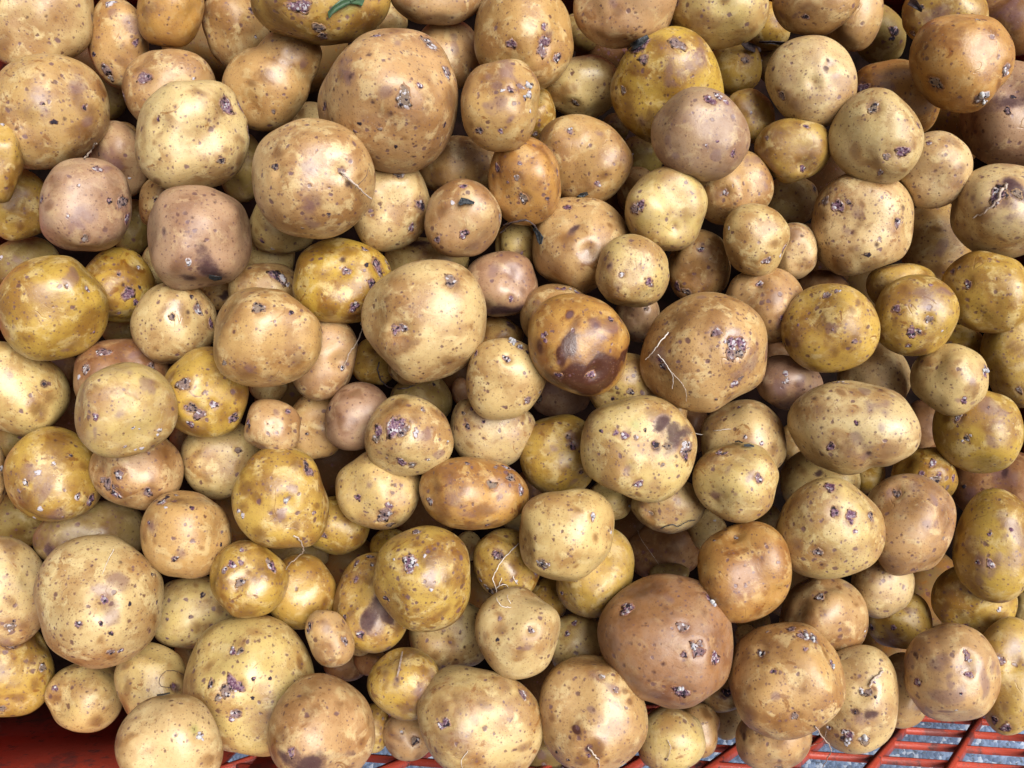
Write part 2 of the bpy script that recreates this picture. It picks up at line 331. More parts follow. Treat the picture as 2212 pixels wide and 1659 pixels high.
# ---------------------------------------------------------------- the heap: what the photograph shows of each potato
DATA = """#A 0 0
220 110 308 258 0 3.6 p11|q.5|b20,250,70 d160,100,14 d265,95,12 e520,100,20 k515,190,12|large squarish pale potato cut off by the top left corner
265 655 345 340 -20 3.4 t23||d50,420,18 d250,445,16 k308,700,20 d370,685,18 d105,738,18 e480,620,16 b520,640,60 b500,760,55 p230,600,60 n150,700,60 k245,600,12 p450,500,50|large brown-blotched potato with a dark bruise, just below the squarish corner one
695 240 170 275 12 2.6 t22||e780,245,22 w640,30,38 k545,310,18 e610,400,32 e640,450,18 b690,350,45 p800,180,60|long spotted potato with a white-flaked top end, beside the squarish corner one
985 60 190 215 0 3.4 o11||b850,50,75 d970,110,10 d965,140,9 d1020,40,12|orange-tan oval potato with a rusty patch, cut by the upper edge
1350 160 185 240 20 2.2 t11||k1445,65,20 w1470,210,14 e1210,375,14|tan potato with one dark pit, left of the pair-lobed knobbly potato
1860 0 385 283 -3 4.6 y23||e1735,35,48 e1835,155,34 e1860,205,30 b1600,70,70 b2110,150,70 b1560,20,50 g2000,30,60 k1680,190,14|glossy golden potato carrying a torn green leaf at the upper edge
1540 500 245 235 0 3 t12|l125,165,195|n1700,300,34 k1602,325,8 b1540,420,55 b1500,440,40 p1740,380,18 e1575,640,14 b1450,480,40|knobbly tan potato with two lobes like a snowman
985 510 262 225 -8 2.9 t12||e838,450,44 e722,560,30 w1112,455,14 b790,490,40 d1045,398,9|tan potato with a purple eye, tucked behind the pale dimpled one
1110 768 335 318 0 4.5 p12|T92:-.07:18 T118:.03:14 T52:.05:18|e1300,610,55 e1420,590,44 e1448,750,32 w1448,790,16 e1272,925,22 d1050,560,12 b1015,622,14 d955,550,14 b1150,540,55 n930,720,60 b900,700,24 b930,770,30 k915,690,14 d1050,785,14 b1380,800,45 b1290,860,30 d1170,730,9 d1105,715,8 d960,850,12 b900,820,20 d930,910,12|large pale potato with a dented top and scabby spots on its right shoulder
600 560 118 152 20 1 g11||k530,490,12|dull small potato wedged between the big bruised potato and the flaked long one
695 930 165 212 15 2.2 r12||w745,1025,14 p620,890,55 b680,950,45 k575,890,12|mauve-brown potato peeping from behind the pale dimpled one
490 1190 262 264 0 4.3 r22|q.25|k625,1158,22 e705,1165,42 e735,1260,34 e490,1368,24 e250,1150,24 e560,978,26 w455,1075,16 w400,1240,12 p450,1235,50 b320,1080,50 b640,1050,40 p600,980,30|rounded tan potato with grey scabs down its right edge
1145 1368 290 282 0 4.4 r21|q.3 T-50:.03:20|w1090,1500,24 k1230,1590,20 D1190,1555,50 D1100,1590,30 b1030,1530,50 d1110,1260,10 d1235,1175,12 d1175,1390,10 d1270,1380,10|large squarish rosy-tan potato with a grey smudge near its base
1805 1030 356 350 -10 5.15 t22||k1600,965,22 n1960,985,46 e1962,985,18 b1620,900,60 k1890,1226,13 e1745,1305,10 p1780,1180,60 p1770,980,40 b1790,1150,60 d1875,800,10 d1995,1060,30 d1820,885,9 k1515,1135,8 k1660,870,8 d1645,1050,10 n1618,1000,30 d1985,805,8|very large round tan potato with a pale stalk sticking out of its dimple
1790 690 112 104 0 1.2 p11||b1740,640,30 d1800,660,8|small pale potato showing above the big one with the stalk
10 930 122 225 5 3.4 y11||w15,730,16 d30,1015,8 b60,1080,40|yellow potato cut by the frame, under the large brown-blotched one
110 1190 190 208 20 2.2 y12||e232,1000,16 b60,1200,50 d190,1190,8 d55,1270,9|golden potato with a soft crease, left of the tan one with grey scabs
150 1520 200 160 5 1 g12||w10,1485,18 p90,1490,30 b180,1400,60|dull spotted potato above the big lumpy yellow one
950 1170 150 160 0 2 t22||e878,1255,22 k902,1045,12 k900,1152,12 b1000,1080,30|small tan potato with a violet eye, pinched above the squarish rosy one
770 1310 112 160 0 .6 g11|||shadowed potato in the gap beside the tan one with grey scabs
900 1540 92 125 0 1 p11|||pale sliver of potato beside the base of the squarish rosy one
1625 1290 192 172 -10 2.3 p11||e1512,1388,14 w1570,1430,16 b1480,1330,30|pale potato sheltered under the very large one with the stalk
1400 965 132 195 0 1.2 g10|||smooth dull potato in shade between the dimpled one and the stalked one
1540 1500 172 132 0 1.2 p11||d1430,1480,9 d1600,1440,8|pale potato behind the one with the black scab
1530 1665 200 150 0 2.6 p12||k1600,1590,62 w1625,1600,40 w1655,1640,22 b1500,1530,55 b1400,1620,50|brown-shouldered potato with a big black and white scab
675 1640 217 217 0 2.6 y13|T-60:.04:25|b570,1540,80 b640,1750,80 b760,1560,60 e685,1582,14 e795,1540,16 e740,1690,40 d710,1640,16 k800,1655,12 e780,1740,18 e685,1800,14 d770,1700,14|glossy dark-stained golden potato with a cluster of pits
690 760 95 62 0 1 t11|||narrow strip of potato below the small dull one at the big bruised potato
#B 1280 0
410 568 400 416 0 5 t22|T110:-.05:30 T150:-.05:24 T-60:.04:30|e635,258,54 e590,230,24 e722,420,40 e478,565,44 e332,228,28 e560,500,16 e700,870,28 k690,880,12 e30,610,28 p190,455,34 d195,455,22 d295,340,20 d105,520,16 d405,655,18 d310,585,16 k240,702,12 e350,735,12 b555,690,16 k705,712,16 b350,630,20 d612,573,14 b750,590,75 b150,440,60 b440,180,60 p440,270,30 d700,790,12 k435,828,12 k215,745,12 b480,780,18 d530,890,16 b640,860,30 d505,385,12 d230,820,10 p380,530,30 b600,620,22|largest potato, tan and freckled, with a central scab and a purple scab on its shoulder
720 320 190 205 0 2.5 t11||p765,270,30 w760,290,12 d810,325,9 e865,400,12|plain tan potato tucked behind the largest freckled one
370 130 130 112 0 1.8 p10|||smooth pale potato between the leaf-bearing one and the largest one
680 -25 252 172 0 3.2 t12||d640,105,10 d760,100,14 b520,90,60 b860,90,40|tan potato cut by the upper edge, above the largest one
1172 205 277 278 0 4 t12|T-80:.03:30|e1285,155,20 e1290,240,42 e1275,290,34 e1105,250,28 e1362,330,28 b1100,240,45 p1310,215,30 d1030,65,9 d1180,100,9|large tan potato with a purple scab and three smaller eyes
1036 612 224 273 5 5 t13|T25:.06:16 T-45:-.04:20|w1190,495,34 w1200,545,34 k1215,490,14 k1175,575,12 e1150,500,28 w1050,525,22 e1095,520,24 e920,750,22 w1205,640,16 p1070,420,60 p970,450,40 p1040,600,60 p1100,450,40 k862,668,9 b940,470,50 b880,720,30 e1040,750,14 b1080,700,40|violet-blushed potato with white torn skin on its right corner
1230 650 126 162 0 2.3 y10||e1240,772,16|yellow potato half hidden by the violet-blushed one
1510 495 207 190 0 2.2 p11||e1470,592,28 d1560,575,10 b1420,520,40|pale yellow potato with one dark eye, under the purple-scabbed large one
2005 505 308 328 25 3.4 y23|T-100:.02:20|k1850,280,50 w1880,250,16 k1870,350,30 e1870,345,20 e2055,265,42 e1755,520,20 p2130,400,50 p2060,430,40 p2170,350,34 p2010,400,34 d1985,550,14 b1830,400,60 b1780,600,60 b1900,640,50 b1950,260,50 d1860,590,12 d1830,660,14 d1960,450,12 k2035,505,8 d1900,800,14 p1860,700,30|large golden-brown potato with black scabs on its top left corner
1750 0 292 245 0 4.1 t12||p1680,10,40 d1815,70,12 k1745,118,6 d1835,150,12 b1720,60,60 b1620,190,40 d1790,200,10|large tan potato cut by the upper edge, above the one with black scabs
1500 190 105 108 0 1 g11|||dull potato in the shadow between two large tan ones at the upper edge
1515 922 257 247 -25 3 t12|T130:.03:20|n1430,755,50 b1430,750,40 e1440,755,18 b1600,1050,40 e1598,1056,18 b1640,1010,30 p1470,945,16 d1500,845,12 d1560,905,12 d1450,1045,12 d1380,820,10 d1540,850,10 n1620,1030,34 d1670,815,10 d1520,1000,9 p1740,900,50|large yellow-tan potato with a sunken top and a crease across its lower right
1185 1052 207 250 -5 4 o23||e1172,1140,34 e1370,990,28 e1025,970,24 w1025,970,10 e1135,1025,18 e1152,945,12 b1010,1010,60 b1060,920,50 k1285,1055,10 d1100,1165,12 b1140,1010,40 e1085,1050,10 d1290,955,8 e1305,1140,12 d1245,1225,10 b1300,900,40|oval orange-tan potato with pits and a dark side, behind the shrivelled stalk
790 960 212 172 0 2.3 t21||b700,1030,50 d840,1020,12 d735,1050,12 d955,900,12 d885,920,9|speckled potato sitting under the largest freckled one
400 1190 227 258 10 3.3 p12||e455,1010,26 e580,1180,38 e525,1308,24 n295,1220,50 b295,1215,40 e290,1215,14 d485,1088,9 d485,1220,9 d375,1350,8 b590,1250,40 b560,1030,40|pale potato with a brown dimple, leaning on the very large stalked one
835 1256 211 221 0 4.1 t12||e830,1345,26 e825,1080,18 w765,1170,18 e680,1378,18 e1040,1250,22 b890,1420,90 b720,1210,50 b960,1400,60 n800,1180,40 d990,1150,10|round orange-based potato with a dark leaf scrap on top
1130 1415 128 138 0 2.2 p11||d1070,1410,14 p1150,1450,20 b1040,1360,24 e1160,1460,12|small pale potato under the thread-like shrivelled stalk
1510 1418 262 283 5 3 t12|T120:.02:20|e1430,1200,24 w1420,1195,14 n1475,1310,60 D1470,1310,22 b1540,1450,50 b1500,1470,30 n1540,1440,40 d1270,1560,10 d1410,1440,8 b1430,1370,50 k1290,1550,0|big tan potato with a shallow grooved cheek, beside the black leaf tip
1985 1210 232 245 0 4 p11|T130:-.02:20|e1815,1205,28 e1850,1185,24 k1820,1210,12 n2035,1310,34 b2045,1300,26 w2035,1315,12 e1820,1320,10 b1800,1300,24|smooth pale potato with a dark double scab on its left
1805 1565 212 212 0 4.5 p31||e1740,1580,16 d1675,1530,16 p1680,1530,24 d1950,1530,14 d1885,1500,9 d1930,1590,10 d1740,1590,16 e1890,1620,20 d1870,1605,12 d1960,1600,9 e1900,1640,14 d1640,1600,10 d1840,1420,9 b1640,1500,60 d1720,1660,10 d1880,1690,10 d1760,1690,9|small pale potato peppered with red-brown freckles
1840 1105 128 135 0 1.3 t11||d1900,1010,10|small tan potato behind the pale one with the double scab
1850 900 132 112 0 .5 g11||w1800,890,10|dim potato down in the gap beside the sunken-topped one
1700 740 85 85 0 .5 g11|||dim potato deep beneath the one-eyed pale yellow one
620 1500 252 132 -3 1.5 p11||D590,1400,34 b700,1470,50|pale potato lying across the gap below the orange-based one
1055 1633 210 193 0 3 r11|T20:.02:20|p1100,1580,60 d1050,1460,9 d1130,1640,8 p1000,1560,40 e1100,1720,18 D1060,1780,50 b1180,1780,40 b950,1760,40|smooth rosy potato with a dark underside
#C 2560 0
450 18 277 252 0 4 p12||e215,10,20 p255,95,12 p420,190,12 p395,45,14 d530,170,8 d510,30,7 b300,130,70 b640,170,50|large plain pale-tan potato cut by the upper edge, above the small glossy ones
1000 0 245 210 0 4.2 t12||e955,95,20 p890,95,16 p820,90,14 p1230,50,18 b950,40,40 b860,130,40|broad tan potato with one small eye, cut by the upper edge
1230 100 172 207 -15 3.1 t11||e1250,30,14 p1210,90,14 b1150,200,40|ochre potato mostly behind the broad tan one at the upper edge
1380 200 147 167 0 1.2 g11||k1460,180,30 w1470,160,14 e1320,235,22 k1450,220,16|greenish potato in shadow with crusty grey specks
730 150 132 132 0 1 y12||b780,130,50|shaded glossy potato beside the dry leaf scraps
545 385 148 152 0 2 y11||e605,345,26 k605,355,14 d420,395,12|plain yellow potato with one dark-ringed pit, right of the black-scabbed one
622 675 150 160 0 2.6 y12||b560,610,50 b550,590,30 w640,650,16|small smooth yellow potato with a brown smear, beside the rosy one
985 455 258 248 20 4.2 p21|T-45:.03:30|k815,550,20 e818,550,24 b800,520,30 n1090,380,36 b1090,370,26 D1080,350,16 b1120,440,28 D1075,390,10 n1000,480,40 k850,290,6 d770,400,10 d840,390,8 d1190,440,14 k1190,322,6 b900,600,60 b1010,470,12 b1035,500,12|pale potato with a star-shaped brown scar and one black pit
1357 790 257 258 -30 5 p12|T-20:.02:20|e1345,628,34 e1510,872,34 e1420,900,22 e1595,725,20 k1600,725,10 e1385,990,20 e1270,1050,18 b1450,890,50 b1360,930,50 b1320,930,40 k1318,792,6 k1360,868,8 d1285,890,8 d1265,985,8 b1240,870,50 n1470,890,50 b1560,830,40|big pale potato with a brown sunken band of scabs
1460 570 252 225 0 2.3 o22||e1285,510,34 p1270,500,34 b1310,440,60 k1560,440,10 p1450,500,30 d1640,700,8|brown potato with a purple eye, behind the big pale banded one
1848 372 285 288 25 5 o11||e1705,478,42 k1690,490,16 w1985,540,36 e1950,570,34 w1990,580,18 k1980,600,12 e2100,400,34 w2110,420,16 e1940,120,18 b1840,190,90 b1700,470,50 b2030,200,60 k1830,450,0 d1890,450,12 d1800,300,6|large smooth orange-tan potato with flaky white scabs on its lower edge
1745 90 242 192 0 3.2 y12||p1740,60,60 e1570,195,20 b1630,100,50 p1700,90,34 k1620,40,20|golden potato with a mauve bruise, behind the smooth orange-tan one
2130 130 190 205 0 2 b12||p2130,90,60 b2060,200,50|mauve-brown potato in the top right corner
2155 690 318 325 0 2.4 r22||D2135,590,75 k2150,560,20 k2120,640,24 d1980,755,16 d2130,725,14 k1995,690,10 e1870,710,16 d2160,810,8 b1920,720,60 b1930,900,50 d2050,790,8|large rosy-brown potato with a dark sunken patch, cut by the frame
1692 975 223 208 20 4 p21|T-10:-.02:20|b1830,1050,50 e1665,828,16 b1800,830,40 d1740,900,9 d1780,960,8 d1670,1030,8 d1610,1060,8 d1560,970,12 b1850,970,40 d1740,1000,7 d1880,950,12 d1720,1110,9|pear-like pale potato with dark pinpricks, nestled beside the big banded one
2090 1215 320 265 -8 4.1 p22||k2080,1110,40 e2060,1130,44 D2120,1060,34 b2100,1080,50 e2170,1120,24 b1890,1120,20 p1890,1120,24 p2150,1180,30 p2130,1250,24 b2120,1060,60 k2010,1385,8 d2130,1370,10 b2090,1150,60|wide pale potato with a dark gash trailing a grey sprout
1286 1287 284 280 0 3.4 p32|q.2|e1145,1190,34 w1150,1170,14 e1475,1282,26 e1070,1160,24 e1205,1170,16 p1250,1240,40 b1050,1250,70 b1110,1100,60 b1240,1330,40 k1310,1460,18 k1310,1400,0 d1360,1405,22 b1285,1380,18 b1220,1430,20 d1505,1200,26 b1170,1360,20 b1280,1180,20 b1260,1300,24 p1200,1330,30 d1330,1110,12 b1380,1040,60 b1170,1520,60 b1350,1510,50 d1430,1210,12 d1385,1270,10 d1075,1400,14 b1400,1500,20|potato covered in leopard-like brown blotches
336 778 268 252 0 5 r21||e400,580,34 e450,560,24 k440,562,10 e490,595,16 e530,880,20 k530,890,8 p170,805,30 p400,770,14 e380,835,9 p210,895,16 p475,670,14 e440,812,9 d150,715,12 p445,880,16 k350,965,6 k285,950,5 e260,700,8 d540,720,7 p380,700,14|large smooth rosy-tan potato with a dark speck cluster at its top
535 1080 220 225 -30 3.1 t22||n490,1110,46 b480,1100,40 e490,1110,18 b370,1120,30 d580,1140,12 p670,920,40 d700,950,10 p700,1000,30 d545,1170,14 d470,1200,8|tan potato with a brown dimple, pressed below the smooth rosy one
883 875 207 190 15 3.6 y13||n940,960,50 b930,930,60 b985,900,40 e940,975,22 b820,750,80 e955,732,16 b720,800,40 e735,795,14 k1035,870,6 b760,960,50 k900,830,0|small glossy amber potato with a brown navel
868 1150 152 142 0 1.4 p10||e1005,1085,24 k1010,1075,12 k745,1115,6|pale potato in the hollow under the glossy amber one
663 1380 188 202 -8 4.1 p11||e730,1500,28 e832,1430,26 w805,1470,20 k825,1450,16 w515,1315,14 k770,1480,8 b770,1400,40|pale potato with twin scabs on its lower right
885 1440 135 162 0 3 p12||b960,1530,40 b890,1330,50 d930,1360,14|pale potato tucked behind the twin-scabbed one
340 1530 182 205 0 2.3 t12|T-130:.04:20|e350,1440,18 b300,1610,40 b290,1580,30 e212,1650,26 e270,1680,24 d500,1560,8 b380,1655,30 d290,1510,7|tan potato behind the peppered small one
1690 1420 212 250 0 1.2 t22||b1600,1330,40 k1660,1390,10 p1740,1400,50 k1630,1480,10 b1720,1540,50|brown-flecked potato in shadow, right of the leopard-blotched one
750 370 85 122 0 .5 g11||w700,350,10|dim potato between the pale scarred one and the plain yellow one
#D 0 960
320 385 312 300 0 3.8 y22|T48:-.06:20 T-25:.05:30 T-120:.03:20 T175:.04:20|e505,280,18 n510,300,50 e380,270,14 w385,270,8 p370,630,24 d430,400,14 d300,360,8 d240,180,10 p90,500,30 d120,120,8 d430,340,8 k400,455,7 e540,530,10 d350,185,12 p380,240,40 b160,560,60 b430,600,60 b90,130,40 d200,520,8|large lumpy yellow potato with a pinched upper side
1000 480 250 229 10 3.4 p21||e1138,400,34 k1100,332,14 w990,445,18 e990,445,22 e1218,480,28 b1040,400,60 b960,400,30 k1010,415,8 k910,630,10 b900,620,20 k845,480,10 k1080,595,8 d1080,420,20|pale potato with a tan smear and a ring-shaped scab
1526 556 302 283 0 5 t11||e1490,400,30 w1485,390,14 e1520,412,12 k1670,425,14 p1435,735,24 b1430,760,60 k1645,657,8 d1525,735,12 e1305,700,14 b1560,790,50 d1510,640,7 b1700,700,50|large smooth tan potato with a small violet bud near its top
1868 685 178 235 -20 3.2 t12|T-10:-.05:22|e1845,535,14 e1975,740,18 b1780,500,50 n1960,700,50 d1890,705,7 b1990,720,34|kidney-shaped tan potato leaning on the smooth one with the violet bud
95 850 325 262 -22 3.2 p12||k250,828,16 D250,828,16 k320,855,10 n235,1000,40 b240,990,40 p235,1000,24 d160,930,8 k130,800,0 p60,780,30 b280,900,40|long pale potato with two brown spots, cut by the frame beneath the lumpy one
705 800 268 228 0 3 d13||e600,650,36 w570,645,16 w500,745,22 e505,745,24 w875,740,24 e870,750,34 w470,790,16 k440,910,0 b700,650,90 b830,680,60 p760,660,40|brown-russet potato with white-flecked scabs, behind the smooth chalk-marked one
723 985 290 266 0 5 p00||w765,1078,18 w800,1085,12 w915,1095,24 w905,1120,14 w720,1185,18 w815,1195,20 w780,1205,14 e560,1015,20 k760,942,6 d705,785,7 b560,850,55 p840,830,30 p865,860,20 k712,1120,8 d825,790,10 p680,1010,20 b890,830,40 k890,1095,6 d645,878,6|smooth pale potato with chalk-white flakes of torn skin
1190 875 252 252 -15 4 y12||e1060,830,40 w1055,855,14 e1110,965,34 e1150,1000,38 e1090,965,24 e1230,945,28 e1100,1055,24 e1345,1035,28 e1360,1010,16 b1000,780,50 b1100,1080,60 b1020,680,60 b1380,900,50 k1370,880,6 b1270,640,50 k1240,820,6|golden potato with clusters of grey scab in its middle
320 1360 285 265 0 3.4 y13||p230,1400,50 p260,1450,50 w225,1340,26 w235,1540,24 p180,1350,44 k405,1245,14 e155,1395,20 e120,1440,12 e520,1495,28 k515,1520,14 e445,1475,18 b330,1170,90 b150,1480,70 d320,1160,14 b560,1480,40 w360,1585,12 w190,1615,18 d340,1385,8 b500,1590,50 d410,1170,14 e310,1290,12 b480,1310,30 p330,1570,20|mottled golden potato with a lilac-grey patch, below the long one with two spots
790 1320 262 222 -5 3.6 t23||e690,1350,30 e625,1400,36 e600,1380,20 k660,1420,16 e670,1460,30 e850,1450,30 w850,1445,12 b720,1480,90 b900,1480,60 b600,1300,40 p690,1250,30 b950,1250,50 b560,1250,40|brown-stained potato with white-specked scabs directly under the chalk-marked one
1275 1260 222 228 10 2.4 p11|T60:-.03:20|k1370,1215,18 e1370,1210,22 d1290,1310,7 b1150,1230,50 k1240,1390,6 k1145,1218,6 d1340,1290,7 b1200,1380,40|smooth pale potato with one black-centred pit
1568 1077 168 158 0 4.2 t12|T170:-.03:20|e1660,985,18 p1585,990,20 k1440,1070,14 e1430,1050,18 b1430,1090,34 p1420,1010,24 d1570,1080,7 d1540,1060,7 p1520,1195,30 d1660,1115,7|small round tan potato with a cracked left side
1812 1078 160 188 0 2.2 t11||k1770,1110,9 e1770,1115,12 b1720,960,50|tan potato half behind the small one with the cracked side
-60 1370 97 205 0 3 t12||w10,1310,18 e5,1320,16|edge of a tan potato cut by the frame, beside the mottled golden one
1540 835 112 98 0 1.2 p10||d1500,880,6|pale potato in shade beneath the smooth one with the violet bud
340 750 122 112 0 1.2 b11||p330,700,50 e220,685,12|mauve-brown potato sunk between the lumpy yellow one and the russet one
80 1165 122 85 0 1 g11|||dim potato under the long one with two brown spots
1050 1190 75 120 0 1 b11|||narrow brown potato sliver left of the black-pitted smooth one
710 530 115 78 0 .6 g11|||dim potato between the lumpy yellow one and the tan-smeared one
1260 295 110 102 0 1.6 t12||D1290,330,24 k1255,375,10|small tan potato between the rosy squarish one and the bud-topped one
#E 1280 960
125 230 275 237 -12 3.4 y13||e255,55,20 k262,147,16 e330,150,44 k330,150,26 e375,130,18 e345,195,20 k290,250,26 e195,380,26 e150,180,30 b60,50,60 b180,60,60 b180,430,80 b20,200,40 d130,120,30 b60,400,50|glossy golden potato with a row of black pits down its right end
585 462 342 327 0 5 p12|T-100:.03:20|e440,515,28 e480,505,26 k430,510,7 k480,500,7 k515,515,6 e745,245,34 k765,230,10 b460,370,60 b400,340,50 b500,610,50 b440,620,34 b770,260,60 b830,220,50 k752,405,8 d510,350,10 d735,585,9 b860,500,30 b730,690,50 n470,520,60 b480,560,14 b410,540,16 d800,525,7 e620,148,8|very large pale potato with a row of pinholes in a shallow dent
520 745 122 85 0 2.4 t11||b470,770,40 e590,775,20|stubby bulge of a tan potato jutting below the pinholed giant
592 915 190 137 0 1.8 g11||k655,835,14 D655,838,16 k515,887,8 d735,885,6|greenish-yellow potato under the dark looping root
505 1127 245 223 0 4.3 p33||e430,1080,52 e470,1100,36 e460,1060,30 k440,1100,16 e340,1100,34 e330,1140,26 e470,1275,34 e530,1290,26 k480,1280,14 e550,1115,20 k550,1110,12 e590,980,16 p350,1220,16 e390,1250,10 e615,1085,8 b440,950,60 b670,1000,50 e550,1090,10 e480,1225,8 d565,1190,9 b540,1040,30 p620,1130,20 d640,1080,10 e620,1260,10 d400,1210,8 d560,1245,8|scab-covered potato crusted with grey-violet blisters
980 1095 237 218 0 3.1 p22||b890,1000,50 b910,1020,30 e855,1075,20 k880,975,14 e830,1000,14 e945,1050,10 d935,1075,9 d780,1080,16 b860,980,50 k918,1190,8 b800,960,40 p1040,1205,16 d1110,1160,8 d940,1140,12|pale potato with a chocolate patch, behind the sprouting cream one
1062 800 226 228 0 5 p11||e1115,580,26 w1100,595,20 e1150,620,20 k1190,650,12 w1090,690,14 e1075,685,22 e900,655,20 w893,680,10 e1195,920,26 k958,918,8 k890,877,6 k1040,970,7 d960,830,7 e1265,875,9 n1080,690,30 d1130,900,6 k905,720,0 d935,800,9 b1090,700,24|cream potato with crumbly white sprouts on its upper edge
1370 440 210 178 0 3 t12||e1400,282,22 e1370,280,16 e1480,300,20 w1440,285,12 w1300,370,12 p1260,360,20 b1230,520,40|tan potato with specks on its top, behind the bruised brown one
1506 592 318 272 -14 5 o13|T-35:.04:20 T60:-.02:20|B1480,800,150 B1640,740,140 B1560,780,130 B1400,800,80 b1400,780,70 B1740,660,60 D1765,690,24 p1580,500,50 p1560,530,40 e1680,455,24 p1680,490,50 n1590,750,40 e1560,770,26 e1300,550,18 e1310,580,12 b1440,655,10 p1380,700,20 e1380,770,20 n1310,670,40 e1580,600,8 n1650,440,60 d1400,475,7 b1580,640,50|bronze potato with a dark red-brown bruised underside
1830 440 132 148 0 2.4 r12||e1880,395,14 d1800,435,12 b1880,510,34|rosy potato under the peppered small one
1757 840 218 190 0 3.5 p22||e1787,872,22 e1712,852,12 p1712,850,14 e1560,880,24 w1560,880,10 b1800,700,34 b1840,740,20 b1590,880,50 d1765,805,9 e1688,912,14 d1840,775,7 b1580,940,60 d1910,810,6|pale freckled potato between the bronze bruised one and the green-tinged one
1820 1195 335 290 -10 5 p22|T-30:.03:20|g1820,1075,40 e1710,1115,16 e1760,1130,26 e1820,1140,16 b1760,1130,40 k1925,1180,24 k1990,1190,22 D1925,1185,30 D1990,1190,30 D2020,1100,50 D1950,1080,30 D2070,1120,40 w2095,1180,34 k2095,1230,30 e2100,1200,40 n1775,1315,34 p1775,1315,30 e1835,1395,26 b1900,1010,45 b1980,1030,60 b1660,1410,50 b1590,1010,60 k1800,1460,10 k1680,1200,9 k1675,1228,7 k1597,1225,7 k1605,1280,9 k1630,1105,12 d1515,1140,14 k1718,1040,8 e1870,1100,12 d2040,1245,16 e1965,1290,14 k1640,1355,8 d1850,1305,9 k1760,1210,7 k2070,1305,6 d1900,1440,12 d2030,1440,12|large green-tinged potato with inky blue-black blemishes and a torn silvery scab
1390 905 155 120 0 1.5 r12||k1262,920,20 e1265,900,16 p1320,860,50 d1375,895,7|dark mauve potato wedged under the bronze bruised one
1397 1233 222 230 0 3 y12||e1452,1190,24 b1440,1180,34 p1440,1130,40 e1430,1140,20 p1430,1300,30 b1400,1320,40 d1315,1235,8 e1500,1335,18 p1470,1380,24 d1210,1225,7|yellow potato with a brown nick, left of the green-tinged one
873 1462 300 203 -8 4.2 o13||e985,1410,32 w985,1395,14 e1095,1370,24 e1070,1310,22 e1110,1320,18 e1148,1440,24 e850,1290,18 e640,1505,22 k818,1527,11 k780,1607,10 e965,1640,20 b700,1550,90 b760,1350,80 p780,1480,60 e1010,1310,14 b960,1560,50 b1000,1620,40 p1030,1480,30|long oval two-toned potato, brown at one end and gold at the other
1650 1500 132 112 0 2 p11||b1560,1450,24|pale potato below the green-tinged one, left of the white bud
2000 1530 216 164 0 3 p12||n1900,1580,34 b1905,1580,28 e1905,1575,14 w1778,1535,22 b2060,1510,20 k2060,1510,0 d1975,1600,6 b1860,1440,50|pale potato with a black hair-thin rootlet and a white bud on its flank
2040 995 82 95 0 2.6 t13||e2010,940,22 e2040,960,18 b2060,1040,30|little brown potato peeking from behind the green-tinged one
1030 555 135 112 0 2 t12||b960,530,50 b1060,600,40 e1085,475,14 D1090,490,16|caramel potato between the pinholed giant and the sprouting cream one
1120 1565 82 105 0 1.2 g11|||dim potato at the gold end of the long two-toned one
690 1292 82 60 0 1.2 t11|||strip of potato between the scab-covered one and the long two-toned one
820 875 62 75 0 1 b11|||brown sliver between the scab-covered and sprouting cream potatoes
1200 1420 85 95 0 .6 b11|||shadowed brown potato left of the one with a brown nick
310 700 122 142 0 1.3 y12||e395,830,14 b300,640,40 d260,770,8|yellow potato in shade left of the dark looping root
220 1015 180 199 -15 3.2 r11|T70:-.03:20|b125,1030,40 b120,1060,34 d160,915,8 d230,940,7 k60,970,14 b190,890,40|plain rosy-tan potato leaning against the scab-covered one
340 1448 245 215 -8 3.3 p11||e222,1480,22 k228,1492,14 e395,1530,20 e375,1580,44 e350,1600,24 k370,1590,16 e405,1635,24 k395,1635,16 d290,1520,10 p290,1420,16 d412,1412,12 d330,1330,7 b560,1350,50 d480,1555,8 e190,1600,8|pale potato with two grey scabs low on its front, beneath the scab-covered one
#F 2560 960
360 655 350 343 0 4.4 t31|T150:-.05:25 T115:.02:20 T-100:.02:20|e435,540,26 b435,540,34 w445,545,8 e520,600,34 e570,600,36 e520,650,36 e560,650,30 k500,640,16 k550,610,16 w530,650,12 w480,590,14 p540,560,40 e535,820,28 p530,825,28 e568,790,20 k570,790,10 p135,720,30 e140,725,26 e125,690,18 k120,735,9 b280,430,60 b200,460,60 b330,380,40 d370,570,12 b350,660,14 d395,700,6 k318,680,6 k365,710,6 k190,580,7 d510,440,10 d550,470,10 d405,635,14 p640,700,50 d275,790,8 e435,905,10 b500,900,50 p590,730,40 b120,600,50 d475,740,6 k520,930,5|large tan potato with a cratered purple scab and fine hair roots on its left
700 373 232 208 -8 3.3 t12||e688,250,20 n688,260,40 b690,280,40 e820,450,20 p820,445,20 d685,435,6 b790,430,30 d740,230,7 k650,240,0|plain tan potato with a small brown dimple, below the twin-scabbed one
1060 300 152 128 0 2 b23||b1060,200,60 b1130,240,50 D1180,230,20|russet-brown potato behind the yellow streaked one
1094 510 262 248 0 5 y23||b1180,600,50 b1230,560,40 b1120,640,40 b930,450,50 e1075,320,24 b1070,330,40 p1110,500,18 e1110,515,10 D850,590,22 k845,600,14 e1230,580,16 w1150,300,12 k935,550,8 d975,460,8 e915,490,9 d1010,630,14 b900,600,50 e1130,300,14 d1100,430,8 b1000,730,50 k1180,580,8|yellow potato streaked with brown, like brushstrokes
